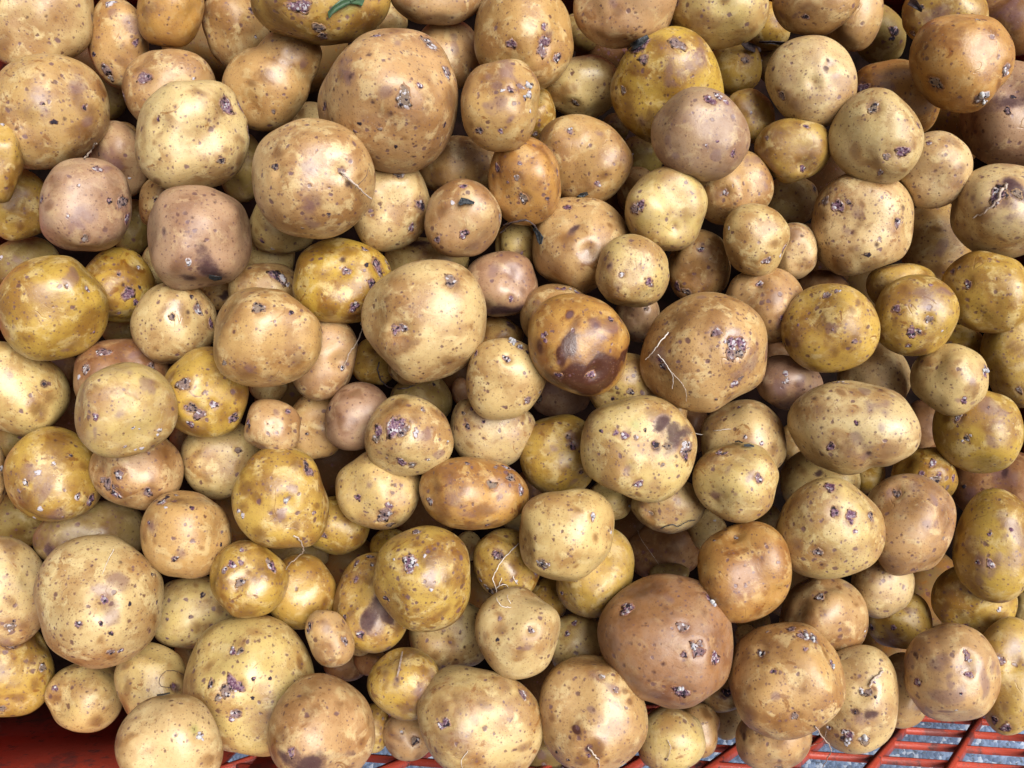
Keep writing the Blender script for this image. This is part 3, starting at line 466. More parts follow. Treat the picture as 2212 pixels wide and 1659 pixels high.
1571 428 232 238 0 4.3 y23||e1480,395,26 w1480,400,12 b1480,395,40 e1565,530,34 w1560,515,14 k1565,500,16 e1600,525,24 k1555,550,14 e1660,455,24 k1665,465,8 k1690,465,9 w1735,520,14 e1545,605,16 b1600,640,50 b1700,380,60 p1660,330,60 k1640,420,8 e1670,265,12 b1530,280,40 d1440,345,8|golden potato with a crumbly black and white scab in its middle
1510 275 205 147 0 3 y12||b1640,220,50 b1420,160,40 k1515,218,0|yellow potato hidden behind the one with the black and white scab
2000 303 262 242 -15 4 y12||e1890,255,28 k1885,260,14 e1800,180,18 e1840,160,14 b1850,130,70 b1770,250,50 b1960,120,40 p1800,190,30 d2050,235,7 k1995,452,5 d1880,300,8 w2080,400,0|smooth golden potato with one violet-black pit
1830 600 145 112 0 2 y11||e1780,600,16 b1900,620,30 w1915,655,14|half-hidden yellow potato above the pale one with a scabby right rim
1785 800 228 190 -5 4.1 p11|T15:-.02:16|e1985,740,22 w1995,750,20 e1980,770,20 k1990,735,10 e1865,920,22 k1860,925,8 p1910,810,24 k1745,823,8 d1775,860,0 b1650,700,50 b1920,890,30 d1930,920,8 e1810,640,8|pale squat potato with scabs on its right rim
1945 1105 252 238 0 3.5 y12||e1835,1020,24 b1840,1010,40 w1860,1155,12 w1885,1140,14 w1905,1125,12 e1885,1140,20 b1760,1030,30 p2000,950,60 b2020,1080,40 d1960,1240,7 k1970,1160,6 d2040,1300,6 d1795,1060,0 e2005,970,9 d2090,1155,6|yellow-green potato with a pale diagonal scratch
2170 700 195 288 0 2.9 y22||w2070,610,8 d2110,650,8 e2185,860,20 b2100,830,50 b2140,620,50 d2080,760,8 d2130,700,9 p2180,670,14|freckled yellow potato cut by the frame, below the smooth golden one
862 825 185 156 -8 3.2 r12||w840,770,24 w850,810,22 w830,820,14 p920,840,34 b900,830,40 p800,850,40 b740,860,40 d945,860,9|mauve-tan potato with a curl of torn white skin
1340 795 212 205 0 2 p21||k1303,760,6 d1380,720,9 d1330,655,14 b1180,760,34|pale potato between the streaked one and the big bean-shaped one
1228 1072 364 262 -8 5 p22|T-66:-.13:15 T-100:.04:16|e1105,1185,26 k1110,1190,10 e1130,812,26 w1165,812,16 e1180,825,20 p1240,1130,34 p1260,1145,24 p1410,945,30 p1400,1000,24 k1245,1055,14 d1245,1055,20 d1052,1080,14 d1010,920,18 d1090,918,14 d1090,985,12 b1030,980,60 b1160,1190,60 b1190,1170,40 p1300,1230,40 d1310,1220,20 d1480,1150,12 d920,1080,12 d1000,1200,10 b1380,870,50 b1280,900,30 d1340,1000,0 p1380,1085,20 e1540,1080,8 d960,1165,10 b1420,1220,50|big bean-shaped tan potato with pinkish blotches
596 1145 245 235 0 3.2 p22||d700,1070,10 e605,1135,12 d605,1135,12 b450,1060,50 b530,970,50 k520,1095,6 d735,1145,7 e695,1170,12 b640,1180,30 d765,1100,10 b760,1200,40 d670,1230,8 e570,965,14 d790,1060,14 b820,1120,40 k790,1250,0|pale potato with a scrap of black leaf, above the squat one with a tan scar
555 1395 241 214 0 5 p12|T90:.0:20|e455,1225,24 e485,1230,20 k460,1225,10 e680,1375,26 p640,1360,30 b660,1365,34 b700,1380,24 p550,1460,22 b430,1480,40 p430,1470,30 d550,1385,9 b420,1250,50 b510,1220,60 k625,1325,0 d500,1570,5 p510,1320,30|squat pale potato with an oblong tan scar
1640 1360 200 168 0 2.6 y23||e1690,1390,34 w1680,1380,20 e1720,1360,18 e1685,1285,22 k1690,1290,12 e1800,1370,18 e1765,1425,14 e1620,1350,18 b1560,1290,40 d1740,1430,9 b1750,1320,40|brown-speckled potato with purple-white scabs, behind the two-bulged one
2060 1405 262 212 0 1.3 b32||p2060,1350,70 b1920,1380,60 k1870,1420,12 p2150,1380,50 D2100,1340,30 p1900,1480,50|large dark mauve-brown potato sunk in shade at the heap's edge
1020 1390 226 190 0 2.2 p12||b940,1330,40 b1150,1340,30 d970,1400,8 D1030,1345,24 b860,1340,30|pale potato squeezed under the big bean-shaped one
1310 1360 102 98 0 1.6 y11||k1270,1345,5 d1240,1330,6|small yellow potato below the tail end of the bean-shaped one
1640 1065 112 145 0 .9 b12|||shadowed brown potato right of the big bean-shaped one
720 1600 85 85 0 1 g11|||dim potato below the squat one with the tan scar
790 655 85 70 0 .6 b11|||dim brown potato above the one with torn white skin
870 1180 72 110 0 1 t11|||sliver of potato left of the big bean-shaped one
310 1090 85 145 0 1 b12|||dim brown potato behind the pale rim of the green-tinged one
#G 0 1920
570 680 380 372 0 5 p21||e600,690,26 p640,580,50 p680,570,40 p620,800,40 p590,650,50 k792,578,11 k875,545,12 k878,575,10 e460,820,20 k850,680,8 k900,705,12 k635,870,14 d635,870,18 b885,785,26 b890,810,20 b580,905,30 e635,975,22 e690,970,20 b650,1000,50 k290,652,10 k738,712,12 d440,545,10 k440,595,9 k525,565,8 d400,478,10 d530,400,12 b700,490,24 b680,505,18 b740,515,14 k425,922,9 k520,945,8 b450,1040,60 d605,360,12 d240,820,12 d790,430,16 k580,815,14 d650,950,8 d765,645,10 d760,620,10 k840,767,8 k520,385,8 d690,480,18 d860,860,16 d770,870,8 n600,690,60|huge pale freckled potato with a faint greyish centre
15 630 252 318 5 3.4 p22||e60,840,30 w55,865,14 e80,810,16 b40,370,60 b80,380,40 p30,560,16 b60,700,40 p20,920,50 b120,830,50 d45,545,9|large pale potato cut by the frame, left of the huge freckled one
60 1095 258 270 0 2.6 y33||k60,960,20 D60,960,24 b130,940,50 e10,1310,26 e245,1080,26 b50,1180,40 k130,1100,9 k185,1180,8 b180,1050,50 d150,1190,8 b230,960,60 d180,970,12 b100,1250,60 k120,1265,7 b20,1100,50|brown-mottled potato resting on the solid red crate panel
1076 322 258 252 0 4.2 t21||e935,130,26 w960,165,14 k965,105,18 e1015,85,14 e1010,448,22 k1270,372,12 e1105,165,16 b1020,120,50 b900,350,34 p1040,420,30 e1190,297,8 e1275,300,12 e865,250,14 k1145,352,5 b870,260,50 d1180,335,5 p890,280,40 d1160,260,6|round tan potato with grey scabs on its upper left, right of the huge freckled one
540 335 315 200 12 2.2 g12||b320,380,60 b600,270,50 D300,410,30 b260,330,50 d765,295,10|dull yellow potato behind the huge freckled one
1427 570 217 210 0 4.2 y23||e1385,590,30 k1340,490,18 e1340,490,22 e1390,480,18 e1297,522,18 e1565,500,28 e1545,470,18 w1390,405,12 e1395,405,16 b1540,450,50 b1290,560,50 b1500,420,50 b1460,570,30 b1380,390,60 k1390,660,6 k1465,665,5 b1590,550,40 k1240,620,0 b1430,750,60|small glossy golden potato with dark ringed pits
1752 640 195 218 0 3.2 y10|T60:-.02:20|b1870,700,40 d1700,720,5 d1830,730,6|smooth plain yellow potato below a thin bent root
1900 900 130 168 15 4.2 t12||e1985,925,24 k1988,925,10 e1785,840,20 e1775,870,14 b1890,860,50 p1790,850,24 d1935,1000,6 b1860,820,30 d1855,905,6|tiny egg-shaped tan potato with an eye on its side
1110 760 240 215 0 2.2 p12||k1165,665,18 b1200,700,30 b1150,840,50 e1100,787,13 e970,800,10 e970,905,9 e1030,890,8 e1090,900,8 p1120,960,24 d960,720,10 e1135,710,8 b900,900,40|pale potato with a black nick, below the round one with grey scabs
505 1235 212 218 0 2.4 p22|T180:.07:16 T205:-.03:14|e322,1200,20 d540,1115,10 k470,1250,5 d500,1220,9 k350,1250,0 b350,1150,50 b420,1080,40 d600,1200,5 d445,1300,5 b560,1380,40 b330,1260,40|pale potato with a pointed snout, just under the huge freckled one
878 1168 212 232 0 3.4 p12||D1005,1190,24 e1005,1190,18 n1005,1190,40 b740,1150,50 b720,1080,40 b1050,1130,50 e675,1230,16 b720,1300,60 d820,1100,5 d880,1060,5 d765,1225,5 k950,1250,0|pale potato crossed by a curling hair root, with a grey navel
989 1515 296 282 5 5.2 p11||w1155,1465,24 w1140,1480,18 w1165,1492,16 k1165,1450,8 n1150,1470,40 g1120,1440,30 d1010,1410,6 b780,1380,40 k790,1545,7 k865,1357,6 d1010,1475,8 d1060,1380,7 d1055,1510,7 k910,1360,0 d830,1600,6 b770,1470,30 b1210,1600,40|smooth greenish-cream potato with one bright white eye, above the red mesh
1452 1172 367 385 0 4.4 p22||e1340,1170,46 e1310,1210,34 e1380,1190,34 w1325,1235,18 w1280,1250,14 w1360,1210,16 e1270,1250,20 e1228,1172,24 e1360,1340,28 e1375,1330,26 e1340,1365,18 e1345,995,26 e1385,995,24 e1680,1220,30 k1688,1190,12 w1670,1210,14 k1550,1145,13 k1460,1147,13 k1455,1250,14 k1305,1078,7 b1215,1078,40 k1425,1460,9 d1185,1175,10 d1440,1070,10 d1570,960,12 d1580,1065,9 b1550,1350,30 b1120,1180,50 b1200,880,50 k1460,1300,6 b1390,950,50 d1300,950,8 k1500,1140,6 d1345,955,8|big pale-yellow potato with violet crusted scabs, low in the heap
1866 1440 292 330 -28 5.1 t13||D1780,1620,60 D1810,1600,50 D1750,1650,40 e1690,1560,24 b1640,1480,60 b1600,1560,60 k1735,1480,7 k1775,1467,7 k1815,1472,7 k1853,1452,7 k1838,1410,8 k1830,1525,8 b1960,1300,60 b1750,1250,60 k1625,1548,6 k1970,1220,7 b2120,1400,40 b2080,1500,40 d1700,1360,8 p1700,1560,40 b1800,1340,50 k2060,1270,6|tan-gold potato with a row of pinholes and a plum stain at its base
110 235 190 152 0 1.2 g12||b100,290,50 d90,260,8|dull potato between the mottled golden one and the huge freckled one
1935 260 195 165 -15 2.3 y13||e1865,318,20 e1875,190,14 b2000,200,50 b1850,250,40 k1945,375,6 e1980,270,6 b2050,330,50|small brown-gold potato between the big sprouting yellow one and the grey-spotted one
1720 430 172 115 0 1.2 g10|||shaded potato behind the thin bent root
2070 950 75 62 0 1.2 p00|||pale sliver under the plum-ringed brown potato
1100 1000 95 95 0 .6 g11||D1120,960,24|dim potato left of the violet-crusted one
1625 112 282 283 -20 4.1 y22|T-75:-.05:14 T-60:.03:14 T-115:.03:16|w1648,122,26 n1650,130,50 e1660,105,16 e1775,-50,30 b1780,-60,40 w1385,175,20 w1410,200,22 e1760,-90,18 b1600,200,50 p1620,190,30 b1440,50,60 b1400,150,40 b1850,0,50 b1700,270,40 e1805,187,14 b1700,-80,50 b1500,300,60 d1560,80,6 k1510,60,0 p1690,60,30|large knobbly yellow potato with a white bud in its navel
#H 1280 1920
310 700 215 275 -15 3.3 y33||D330,700,50 D360,760,40 p330,720,60 e290,450,22 e300,490,14 e210,575,20 e150,785,14 b280,590,30 b240,640,20 b180,760,40 k185,620,5 k390,870,8 d380,910,10 b440,850,40 e235,880,20 e485,835,14 k205,650,6 b320,820,40 e210,480,20|brown-gold potato with a round plum-coloured bruise
604 550 284 292 0 5 y33||e520,480,44 k520,445,18 w495,490,16 w560,490,16 w520,530,18 k530,500,12 e555,300,28 w545,300,12 w435,462,12 w603,443,16 w638,628,16 e870,530,20 k870,525,10 e385,680,22 k395,690,12 b690,640,20 b670,660,20 b640,430,50 b620,480,40 b600,550,30 b760,400,20 b770,510,20 b730,580,18 b800,440,20 b500,670,18 k845,625,8 b700,750,40 k640,635,0 b560,740,30 b450,370,30 p620,560,30 b550,380,50 b780,720,20 d590,780,10 b470,600,16|mottled yellow potato with a white-rimmed central scab
755 900 228 215 0 2.3 p22||d830,960,14 b830,960,14 d705,885,12 d805,885,10 b760,940,30 e765,1095,24 b670,1010,34 d780,1030,12 e740,1110,16 b690,1080,30 d880,960,8 p800,790,30|pale spotted potato under the mottled yellow one
1144 880 240 252 0 5 p11||e1215,865,18 n1215,865,34 b1050,870,50 b1040,780,26 e1040,800,14 k1028,918,12 k1036,938,8 k1048,693,10 k1275,910,7 d1235,755,9 b1160,970,30 k1130,970,0 p1200,960,24 d990,980,6 k1320,850,0 b960,900,30 b1030,940,20|round cream-yellow potato with a black nick, under a curly white root hair
1077 482 192 200 0 3.3 y33||e1015,430,24 e1040,440,22 e1245,530,22 k1250,510,10 e925,575,16 e960,615,20 e985,640,24 e1010,630,18 b1000,330,60 b920,450,40 b1160,380,40 d1060,600,14 b1110,500,40 k960,420,0 e1170,610,8 w1130,580,14 b1180,470,30|brown-gold pitted potato left of the smooth cream one
1404 303 258 257 0 5.2 p11|q.45 T95:-.03:14 T-140:.02:20|e1285,480,34 w1260,470,18 k1290,500,16 w1320,480,16 w1568,205,18 e1565,215,18 d1415,330,9 b1580,330,26 b1440,395,8 d1440,398,6 k1282,188,7 b1380,258,6 n1480,110,50 k1465,285,5 w1665,300,16 d1505,300,8 b1480,180,30 b1470,490,20 e1380,255,5|smooth cream boxy potato with a white-lined pit on its lower corner
1580 520 217 260 -15 3.3 y12||w1700,500,8 e1395,650,14 b1400,680,40 b1700,700,50 d1600,600,9 w1625,585,6 b1440,600,30|plain yellow potato underneath the smooth cream boxy one
1310 690 115 135 0 2 y21||d1340,680,8 d1280,640,6|small yellow potato behind the round cream-yellow one
1490 945 178 178 0 2.7 p12|T65:.05:16|e1465,825,18 e1425,885,18 b1440,850,50 b1500,800,40 b1600,850,40 d1450,940,5 d1540,900,5|peaked pale potato with a brown smear on top
2028 921 383 381 0 5.1 d22||e2150,960,34 e2170,985,34 k2155,975,16 e2180,940,20 e2085,850,34 e2092,1000,22 e2265,1020,44 k2270,1015,18 e2075,1205,44 w2080,1195,16 e1775,745,36 e2270,700,30 w2285,720,24 e2240,690,24 d1930,1095,18 b1930,1095,14 d1765,1060,16 d1805,940,14 d1980,1050,20 b1980,1050,20 b1850,650,90 b1760,800,80 b1950,620,60 d1970,940,9 d1885,830,12 d1850,1075,12 d1910,905,9 p2020,700,26 b1990,750,30 b1700,950,60 d2130,930,8 d1900,1140,14 b2000,1230,60 d2350,855,12 b1840,1150,50 d2130,1115,8 d2010,960,7|huge reddish-tan potato with violet crusted eyes
1560 1355 296 350 6 5.3 t22||B1480,1435,44 b1490,1400,50 n1550,1545,50 D1540,1550,18 b1600,1560,50 b1500,1560,30 e1700,1215,16 k1705,1218,8 p1680,1210,30 e1620,1140,16 b1385,1560,30 k1435,1600,12 k1740,1620,12 b1440,1205,14 k1440,1205,10 k1385,1235,8 k1340,1250,8 d1585,1310,9 b1710,1400,12 k1630,1480,7 k1370,1560,14 k1775,1480,5 e1550,1580,14 d1560,1400,10 k1395,1360,7 b1345,1480,14 b1650,1600,30 p1560,1320,20|tall tan potato with a chestnut-red bruise and a rooted cleft
925 1392 348 328 -10 4.5 p13|T25:.03:20|e735,1400,28 k740,1410,12 e710,1415,20 e1165,1238,28 b780,1440,80 b730,1480,90 b700,1560,80 b820,1330,60 b720,1330,80 b1080,1210,60 b1180,1230,60 b860,1460,40 d965,1375,10 e790,1420,8 b1000,1150,40 b830,1560,60 k905,1505,5 d1135,1350,8 b790,1260,60 b1220,1280,40 b900,1600,50 p1080,1380,24|large potato half golden-brown and half pale, beside the tall bruised one
500 1160 199 210 0 4.4 y23||p445,1145,20 D445,1150,16 b440,1170,24 p580,1200,24 p590,1240,24 k565,1165,8 k410,1277,9 k497,1070,9 b405,1065,14 k408,1042,7 b640,1160,20 b380,1110,24 e650,1080,7 b600,1100,24 b570,1260,30 b480,1300,60 n590,1170,20 b380,1190,24 k530,1030,0|small golden potato with a straw lying in its scar
2021 1505 190 198 0 3.6 p11||b2030,1540,24 D1995,1605,9 k2097,1555,5 d2050,1390,5 d1930,1400,5|smooth cream potato with a short grey rootlet, above the mesh
310 1430 92 145 0 2.6 y12||e362,1375,10 b370,1450,30 d380,1500,6|yellow sliver behind the one with the plum stain
505 1475 140 140 0 2.6 t12||e545,1500,26 w540,1495,12 k560,1505,14 w470,1450,12 b560,1590,30 b430,1480,30|greyish-tan potato below the small golden one with the straw
400 385 122 102 0 1.2 y11|||shaded yellow potato behind the mottled yellow one
850 380 75 85 0 1.2 p11|||small pale potato beneath the long two-toned one
1975 400 215 165 0 .7 b12||b2000,400,50|brown potato down in the dark hollow beside the cream boxy one
2010 545 125 60 0 .8 g11|||greenish sliver on the rim of the dark hollow, above the huge reddish one
1290 1600 115 135 0 1.6 g12||e1290,1640,16 p1270,1580,24|greyish potato between the half-brown one and the tall bruised one
150 1065 125 85 0 .8 b11|||dim brown potato under the tiny egg-shaped one
300 1050 95 80 0 .8 b11|||dim potato behind the small golden one with the straw
#I 2560 1920
600 512 247 286 8 5.1 o12|T-75:.03:20 T-25:-.02:20|n555,325,40 w550,325,10 e550,325,14 b540,370,30 b450,330,40 e430,350,10 b560,420,20 d500,545,7 d575,565,8 b480,700,70 d670,720,7 k780,378,6 k470,405,5 k470,440,0 b700,460,26 d620,490,7 b680,760,50 d715,610,9 n790,640,40 k640,810,0 d480,270,6 b590,270,60|egg-shaped orange-tan potato narrowing downward, above the huge reddish one
1091 286 298 285 -8 5.2 p22||e1095,48,28 k1095,48,12 e1120,190,28 k1122,195,14 e1210,205,34 k1205,210,18 e1215,240,18 e1320,210,28 k1318,200,18 e1028,410,28 b1020,410,34 e1235,295,16 k1025,325,6 k1105,350,7 d850,260,7 d960,275,8 d1035,115,6 k945,465,6 k1210,485,7 b920,380,30 b880,130,40 k1170,170,6 d1270,340,8 d1045,480,16 d1090,295,8 d980,200,6 d1350,290,8 k1170,395,0 p1180,250,30 b1060,480,20|pale-yellow potato with three dark scabs in a row
1560 262 262 288 0 4.3 t22|T200:-.09:22 T-65:.02:20|e1480,75,24 n1480,80,40 b1490,85,34 e1745,335,14 n1750,320,34 b1740,180,60 b1760,110,60 b1735,440,30 p1580,40,40 d1530,220,9 d1420,310,7 p1640,250,24 b1700,60,50 p1440,80,24 d1650,270,8 b1400,380,30 b1760,250,50 p1690,120,24 e1550,285,8|two-bulged tan potato with a coin-like ring on its lower cheek
2050 382 240 308 0 4.4 y21||e2020,480,28 k2015,475,12 e1950,470,16 p1970,480,34 k1945,398,6 e2135,290,12 e2015,315,12 k2150,460,10 d1870,430,8 d1940,210,6 p2150,270,50 b1890,400,30 d2110,210,7 p2100,330,34 e2110,325,8 b1850,250,30 p2020,530,34|large yellow potato cut by the frame, with a dark eye in a faint star
1058 790 257 230 0 3.5 t12||e1035,675,30 k1035,680,12 e950,575,24 b860,760,50 b960,820,50 k850,745,9 k865,770,0 b1060,760,30 b1180,860,40 b1240,720,40 w1290,870,12 e1285,895,10 p1200,600,30 d1140,600,8 b870,650,50 p1100,940,30 k1095,820,5|tan potato with one bold dark eye, under the three-scabbed one
1398 608 178 178 0 3.2 p11||k1405,560,7 k1437,558,7 b1437,560,14 b1350,500,40 e1485,685,8 d1375,520,5|plain pale potato under the waist of the two-bulged one
1487 805 188 165 0 2.4 y21||e1460,850,18 e1335,850,18 k1435,785,9 k1568,815,8 p1570,760,30 d1550,740,8 b1420,760,30 d1525,700,6|dull yellow potato with dark dots, lower than the plain pale one
1920 705 250 195 -8 3.4 y12||w2062,745,22 e1878,840,20 w1860,845,10 b1780,640,60 b1750,780,50 b2000,800,50 k2080,735,5|ochre potato with a tiny white flake, under the large yellow one
1770 1112 276 268 0 5 t12|q.15 T128:.03:14 T108:-.05:14 T-20:.03:16|e1885,1015,22 w1900,1040,18 e1870,990,14 e1890,1120,22 b1880,1080,40 e1600,1165,24 k1625,1160,10 b1620,1150,50 D1585,1005,14 D1600,1025,12 w1820,1315,14 p1640,880,50 p1700,1240,60 p1560,1060,50 p1840,1220,50 p1780,1130,24 b1560,1140,50 p1980,1180,40 e1845,1225,10 p1720,1060,40 p2020,1080,40 d1655,1030,8 n1880,1050,50 p1790,1180,24|greyish-violet tan potato with cracked corky scars, above the mesh
843 1170 326 328 0 5.2 t22||e960,905,34 e1000,915,32 w990,930,18 e925,900,24 e695,995,28 k690,985,10 w700,1005,12 e950,982,16 e1100,1065,28 w1105,1080,18 e890,1350,28 w890,1350,12 e770,1105,18 e870,860,24 e735,875,10 k925,1183,8 k1040,1222,7 k1045,1320,9 k675,1300,8 k815,1345,9 b800,1400,60 b640,1340,60 b930,1210,24 b620,1000,50 k600,1075,7 k1040,1130,0 p780,1240,24 d620,1290,7 k720,1305,5 d840,1440,8 b720,930,50 b1060,1000,30 k660,1155,7 k895,1195,0|large round orange-tan potato with sprouting violet eyes, low in the heap
1232 1262 238 302 0 4.4 p22||k1300,1230,24 w1275,1215,26 e1320,1220,22 e1350,1250,10 k1180,1480,26 w1190,1510,20 e1200,1460,34 w1170,1450,16 w1290,1480,26 e1290,1490,32 w1345,1170,14 w1360,1140,14 D1310,1350,40 D1340,1340,30 D1240,1330,20 p1260,1370,60 k1240,1335,14 d1215,1300,10 e1090,1425,16 b1060,1440,50 b1240,1150,24 p1200,1400,30 k1180,1285,8 d1410,1290,9 e1385,1045,10 k1140,1380,6 n1290,1220,50|pale potato with split white-lipped scabs, beside the large round one with violet eyes
768 1485 216 190 0 3.6 t12||b620,1440,60 D600,1480,30 b930,1590,40 b900,1620,40 e800,1650,20 p640,1380,50 b640,1500,30 k685,1510,4|tan potato poking out below the large round one, against the mesh
1515 1205 150 213 0 2.6 t11||p1600,1310,20 d1510,1305,8 b1430,1080,50 d1480,1240,6|tan potato squeezed behind the white-lipped one
2130 1108 198 332 0 3.6 y12||e2080,1040,28 w2080,1045,12 e2110,1410,26 w2015,1245,12 b2150,980,60 b2180,1040,50 b2100,1300,50 d2120,1110,6 e2045,1370,20 n2160,1060,60 b2060,1000,40|long ochre potato standing at the crate's edge, cut by the frame
495 1378 92 112 0 1.6 p10||d520,1370,5|pale potato tip just above the mesh, left of the one against it
478 1222 130 118 0 2.4 p11||k500,1225,30 D505,1225,34 k425,1285,6|pale potato with a charcoal patch, under the huge reddish one
2205 735 65 85 0 1 g11|||dim potato in the gap below the large yellow cut-off one
385 290 105 112 0 1.2 p10||w430,235,12|pale shaded potato beside the egg-shaped one's shoulder
660 820 95 72 0 1.2 g11|||dim potato just below the tip of the egg-shaped one
610 905 62 70 0 1.2 p11|||pale sliver between the huge reddish one and the round violet-eyed one
335 1435 132 152 0 2.6 t12||k410,1330,10 b380,1350,34 d380,1400,6 b300,1500,30|tan potato behind the smooth cream one with the grey rootlet"""

class Spud:
    pass

TONES = {  # ground colour, stain colour
    'p': ((.475, .340, .136), (.235, .102, .022)),
    'y': ((.395, .248, .045), (.180, .070, .007)),
    't': ((.408, .246, .092), (.205, .084, .018)),
    'o': ((.385, .200, .048), (.185, .062, .010)),
    'b': ((.220, .105, .042), (.100, .040, .014)),
    'd': ((.262, .124, .043), (.130, .044, .012)),
    'r': ((.330, .198, .108), (.170, .074, .034)),
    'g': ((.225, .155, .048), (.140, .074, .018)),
}
spuds = []
off = (0, 0)
for line in DATA.strip().split("\n"):
    if line.startswith("#"):
        _, ox, oy = line.split()
        off = (int(ox) / 1.851718, int(oy) / 1.851718)
        continue
    head, tw, ft, label = line.split("|")
    h = head.split()
    s = Spud()
    K = 2212 / 1536.0 * 1.851718          # tile pixels per photograph pixel of the 2212-wide view
    cx, cy, rx, ry = (float(q) / K for q in h[:4])
    s.x, s.y, s.rx, s.ry = cx + off[0], cy + off[1], rx * 1.035, ry * 1.035
    s.ang = R(float(h[4])); s.L = float(h[5])
    s.tone = h[6][0]; s.freck = int(h[6][1]); s.blot = int(h[6][2]) if len(h[6]) > 2 else 1
    s.q = 0; s.tw = []; s.lobe = None
    for t in tw.split():
        if t[0] == 'q': s.q = float(t[1:])
        elif t[0] == 'l':
            a = [float(q) / K for q in t[1:].split(",")]; s.lobe = a
        elif t[0] == 'T':
            a = [float(q) for q in t[1:].split(":")]; s.tw.append((R(a[0]), a[1], R(a[2])))
    s.feat = []
    for t in ft.split():
        a = [float(q) for q in t[1:].split(",")]
        if a[2] <= 0: continue
        s.feat.append((t[0], a[0] / K + off[0] - s.x, -(a[1] / K + off[1] - s.y), a[2] / K))
    s.label = label
    spuds.append(s)

def ray_dir(px, py):
    d = Vector(((px - 1106) / FPX, -(py - 829.5) / FPX, -1.0))
    return CAM_M @ d

def lf_noise(U, rng, n=7, f=2.2):
    out = np.zeros(len(U))
    for i in range(n):
        d = rng.normal(size=3); d /= np.linalg.norm(d)
        out += np.sin(U @ d * f * rng.uniform(.7, 1.6) + rng.uniform(0, 6.28)) * rng.uniform(.5, 1)
    return out / n

def shape(s, U, fine=True):
    """radius (view px) of potato s along unit directions U (x right, y up, z to the lens)"""
    c, sn = math.cos(s.ang), math.sin(s.ang)
    X = U[:, 0] * c + U[:, 1] * sn
    Y = -U[:, 0] * sn + U[:, 1] * c
    Z = U[:, 2]
    rz = s.rz
    n = 2.1 + s.q * 1.2
    rr = (np.abs(X / s.rx) ** n + np.abs(Y / s.ry) ** n + np.abs(Z / rz) ** n) ** (-1 / n)
    if s.lobe:
        lc = np.array([s.lobe[0], s.lobe[1], 0.0]); lr = s.lobe[2]
        b = U @ lc
        disc = b * b - (lc @ lc - lr * lr)
        t = np.where((disc > 0), b + np.sqrt(np.maximum(disc, 0)), 0)
        t = np.maximum(t, 0)
        k = .05 * lr
        m = np.maximum(rr, t)
        rr = m + k * np.log(np.exp((rr - m) / k) + np.exp((t - m) / k)) - 0
    frng = np.random.default_rng(s.seed + 500)
    R0 = rr
    for _ in range(5):      # pressed-flat cheeks
        nv = frng.normal(size=3); nv[2] *= .9; nv /= np.linalg.norm(nv)
        ext = float(np.max(R0 * (U @ nv))) if len(U) > 500 else s.ext_cache[_]
        if len(U) > 500: s.ext_cache[_] = ext
        hgt = ext * frng.uniform(.87, .98)
        lim = hgt / np.maximum(U @ nv, .05)
        k = .045 * s.rm
        m_ = np.minimum(rr, lim)
        rr = m_ - k * np.log(np.exp(-(rr - m_) / k) + np.exp(-np.minimum(lim - m_, 50 * k) / k))
    az = np.arctan2(U[:, 1], U[:, 0])
    inpl = np.sqrt(np.maximum(1 - U[:, 2] ** 2, 0))
    for a, amp, w in s.tw:
        d = np.abs((az - a + math.pi) % (2 * math.pi) - math.pi)
        rr = rr * (1 + amp * np.exp(-(d / w) ** 2) * inpl ** 2)
    rng = np.random.default_rng(s.seed)
    rr = rr * (1 + .35 * lf_noise(U, rng, 6, 2.6) * (1 - .5 * inpl ** 3) + .075 * lf_noise(U, rng, 9, 5.5))
    if fine:
        for (P, sz, dep) in s.dimples:
            ang = np.arccos(np.clip(U @ P, -1, 1))
            w = sz / s.rm
            rr = rr - dep * np.exp(-(ang / w) ** 2) + dep * .20 * np.exp(-((ang - 1.6 * w) / (.7 * w)) ** 2)
    return rr

def hit_dir(s, dx, dy):
    """direction whose surface point projects to the image offset (dx,dy), on the lens side"""
    rm = s.rm
    z = math.sqrt(max(rm * rm * .995 - dx * dx - dy * dy, (0.10 * rm) ** 2))
    p = np.array([dx, dy, z])
    for _ in range(14):
        u = p / np.linalg.norm(p)
        r = shape(s, u[None], False)[0]
        q = u * r
        p[2] *= (1 + .6 * (r - np.linalg.norm(p)) / max(np.linalg.norm(p), 1e-6) * 1.5)
        p[2] = max(p[2], .02 * rm)
        k = math.hypot(q[0], q[1]) / max(math.hypot(dx, dy), 1e-6)
    return p / np.linalg.norm(p)

for i, s in enumerate(spuds):
    s.seed = i * 17 + 3
    s.rng = np.random.default_rng(s.seed + 1)
    s.rm = math.sqrt(s.rx * s.ry)
    s.rz = s.rm * s.rng.uniform(.88, 1.0)
    s.dimples = []
    s.ext_cache = {}
    shape(s, ICO[4][0][::3], False)
    s.fdir = []
    for (t, dx, dy, sz) in s.feat:
        P = hit_dir(s, dx, dy)
        s.fdir.append(P)
        if t == 'n': s.dimples.append((P, sz * 1.15, sz * .34))
        elif t == 'e' and sz > 5: s.dimples.append((P, sz * 1.25, sz * .30))
    if not any(f[0] == 'n' for f in s.feat) and s.L > 2:
        for _ in range(4):
            P = s.rng.normal(size=3); P[2] = abs(P[2]); P /= np.linalg.norm(P)
            w = s.rm * s.rng.uniform(.12, .30)
            s.dimples.append((P, w, w * s.rng.uniform(.07, .20)))

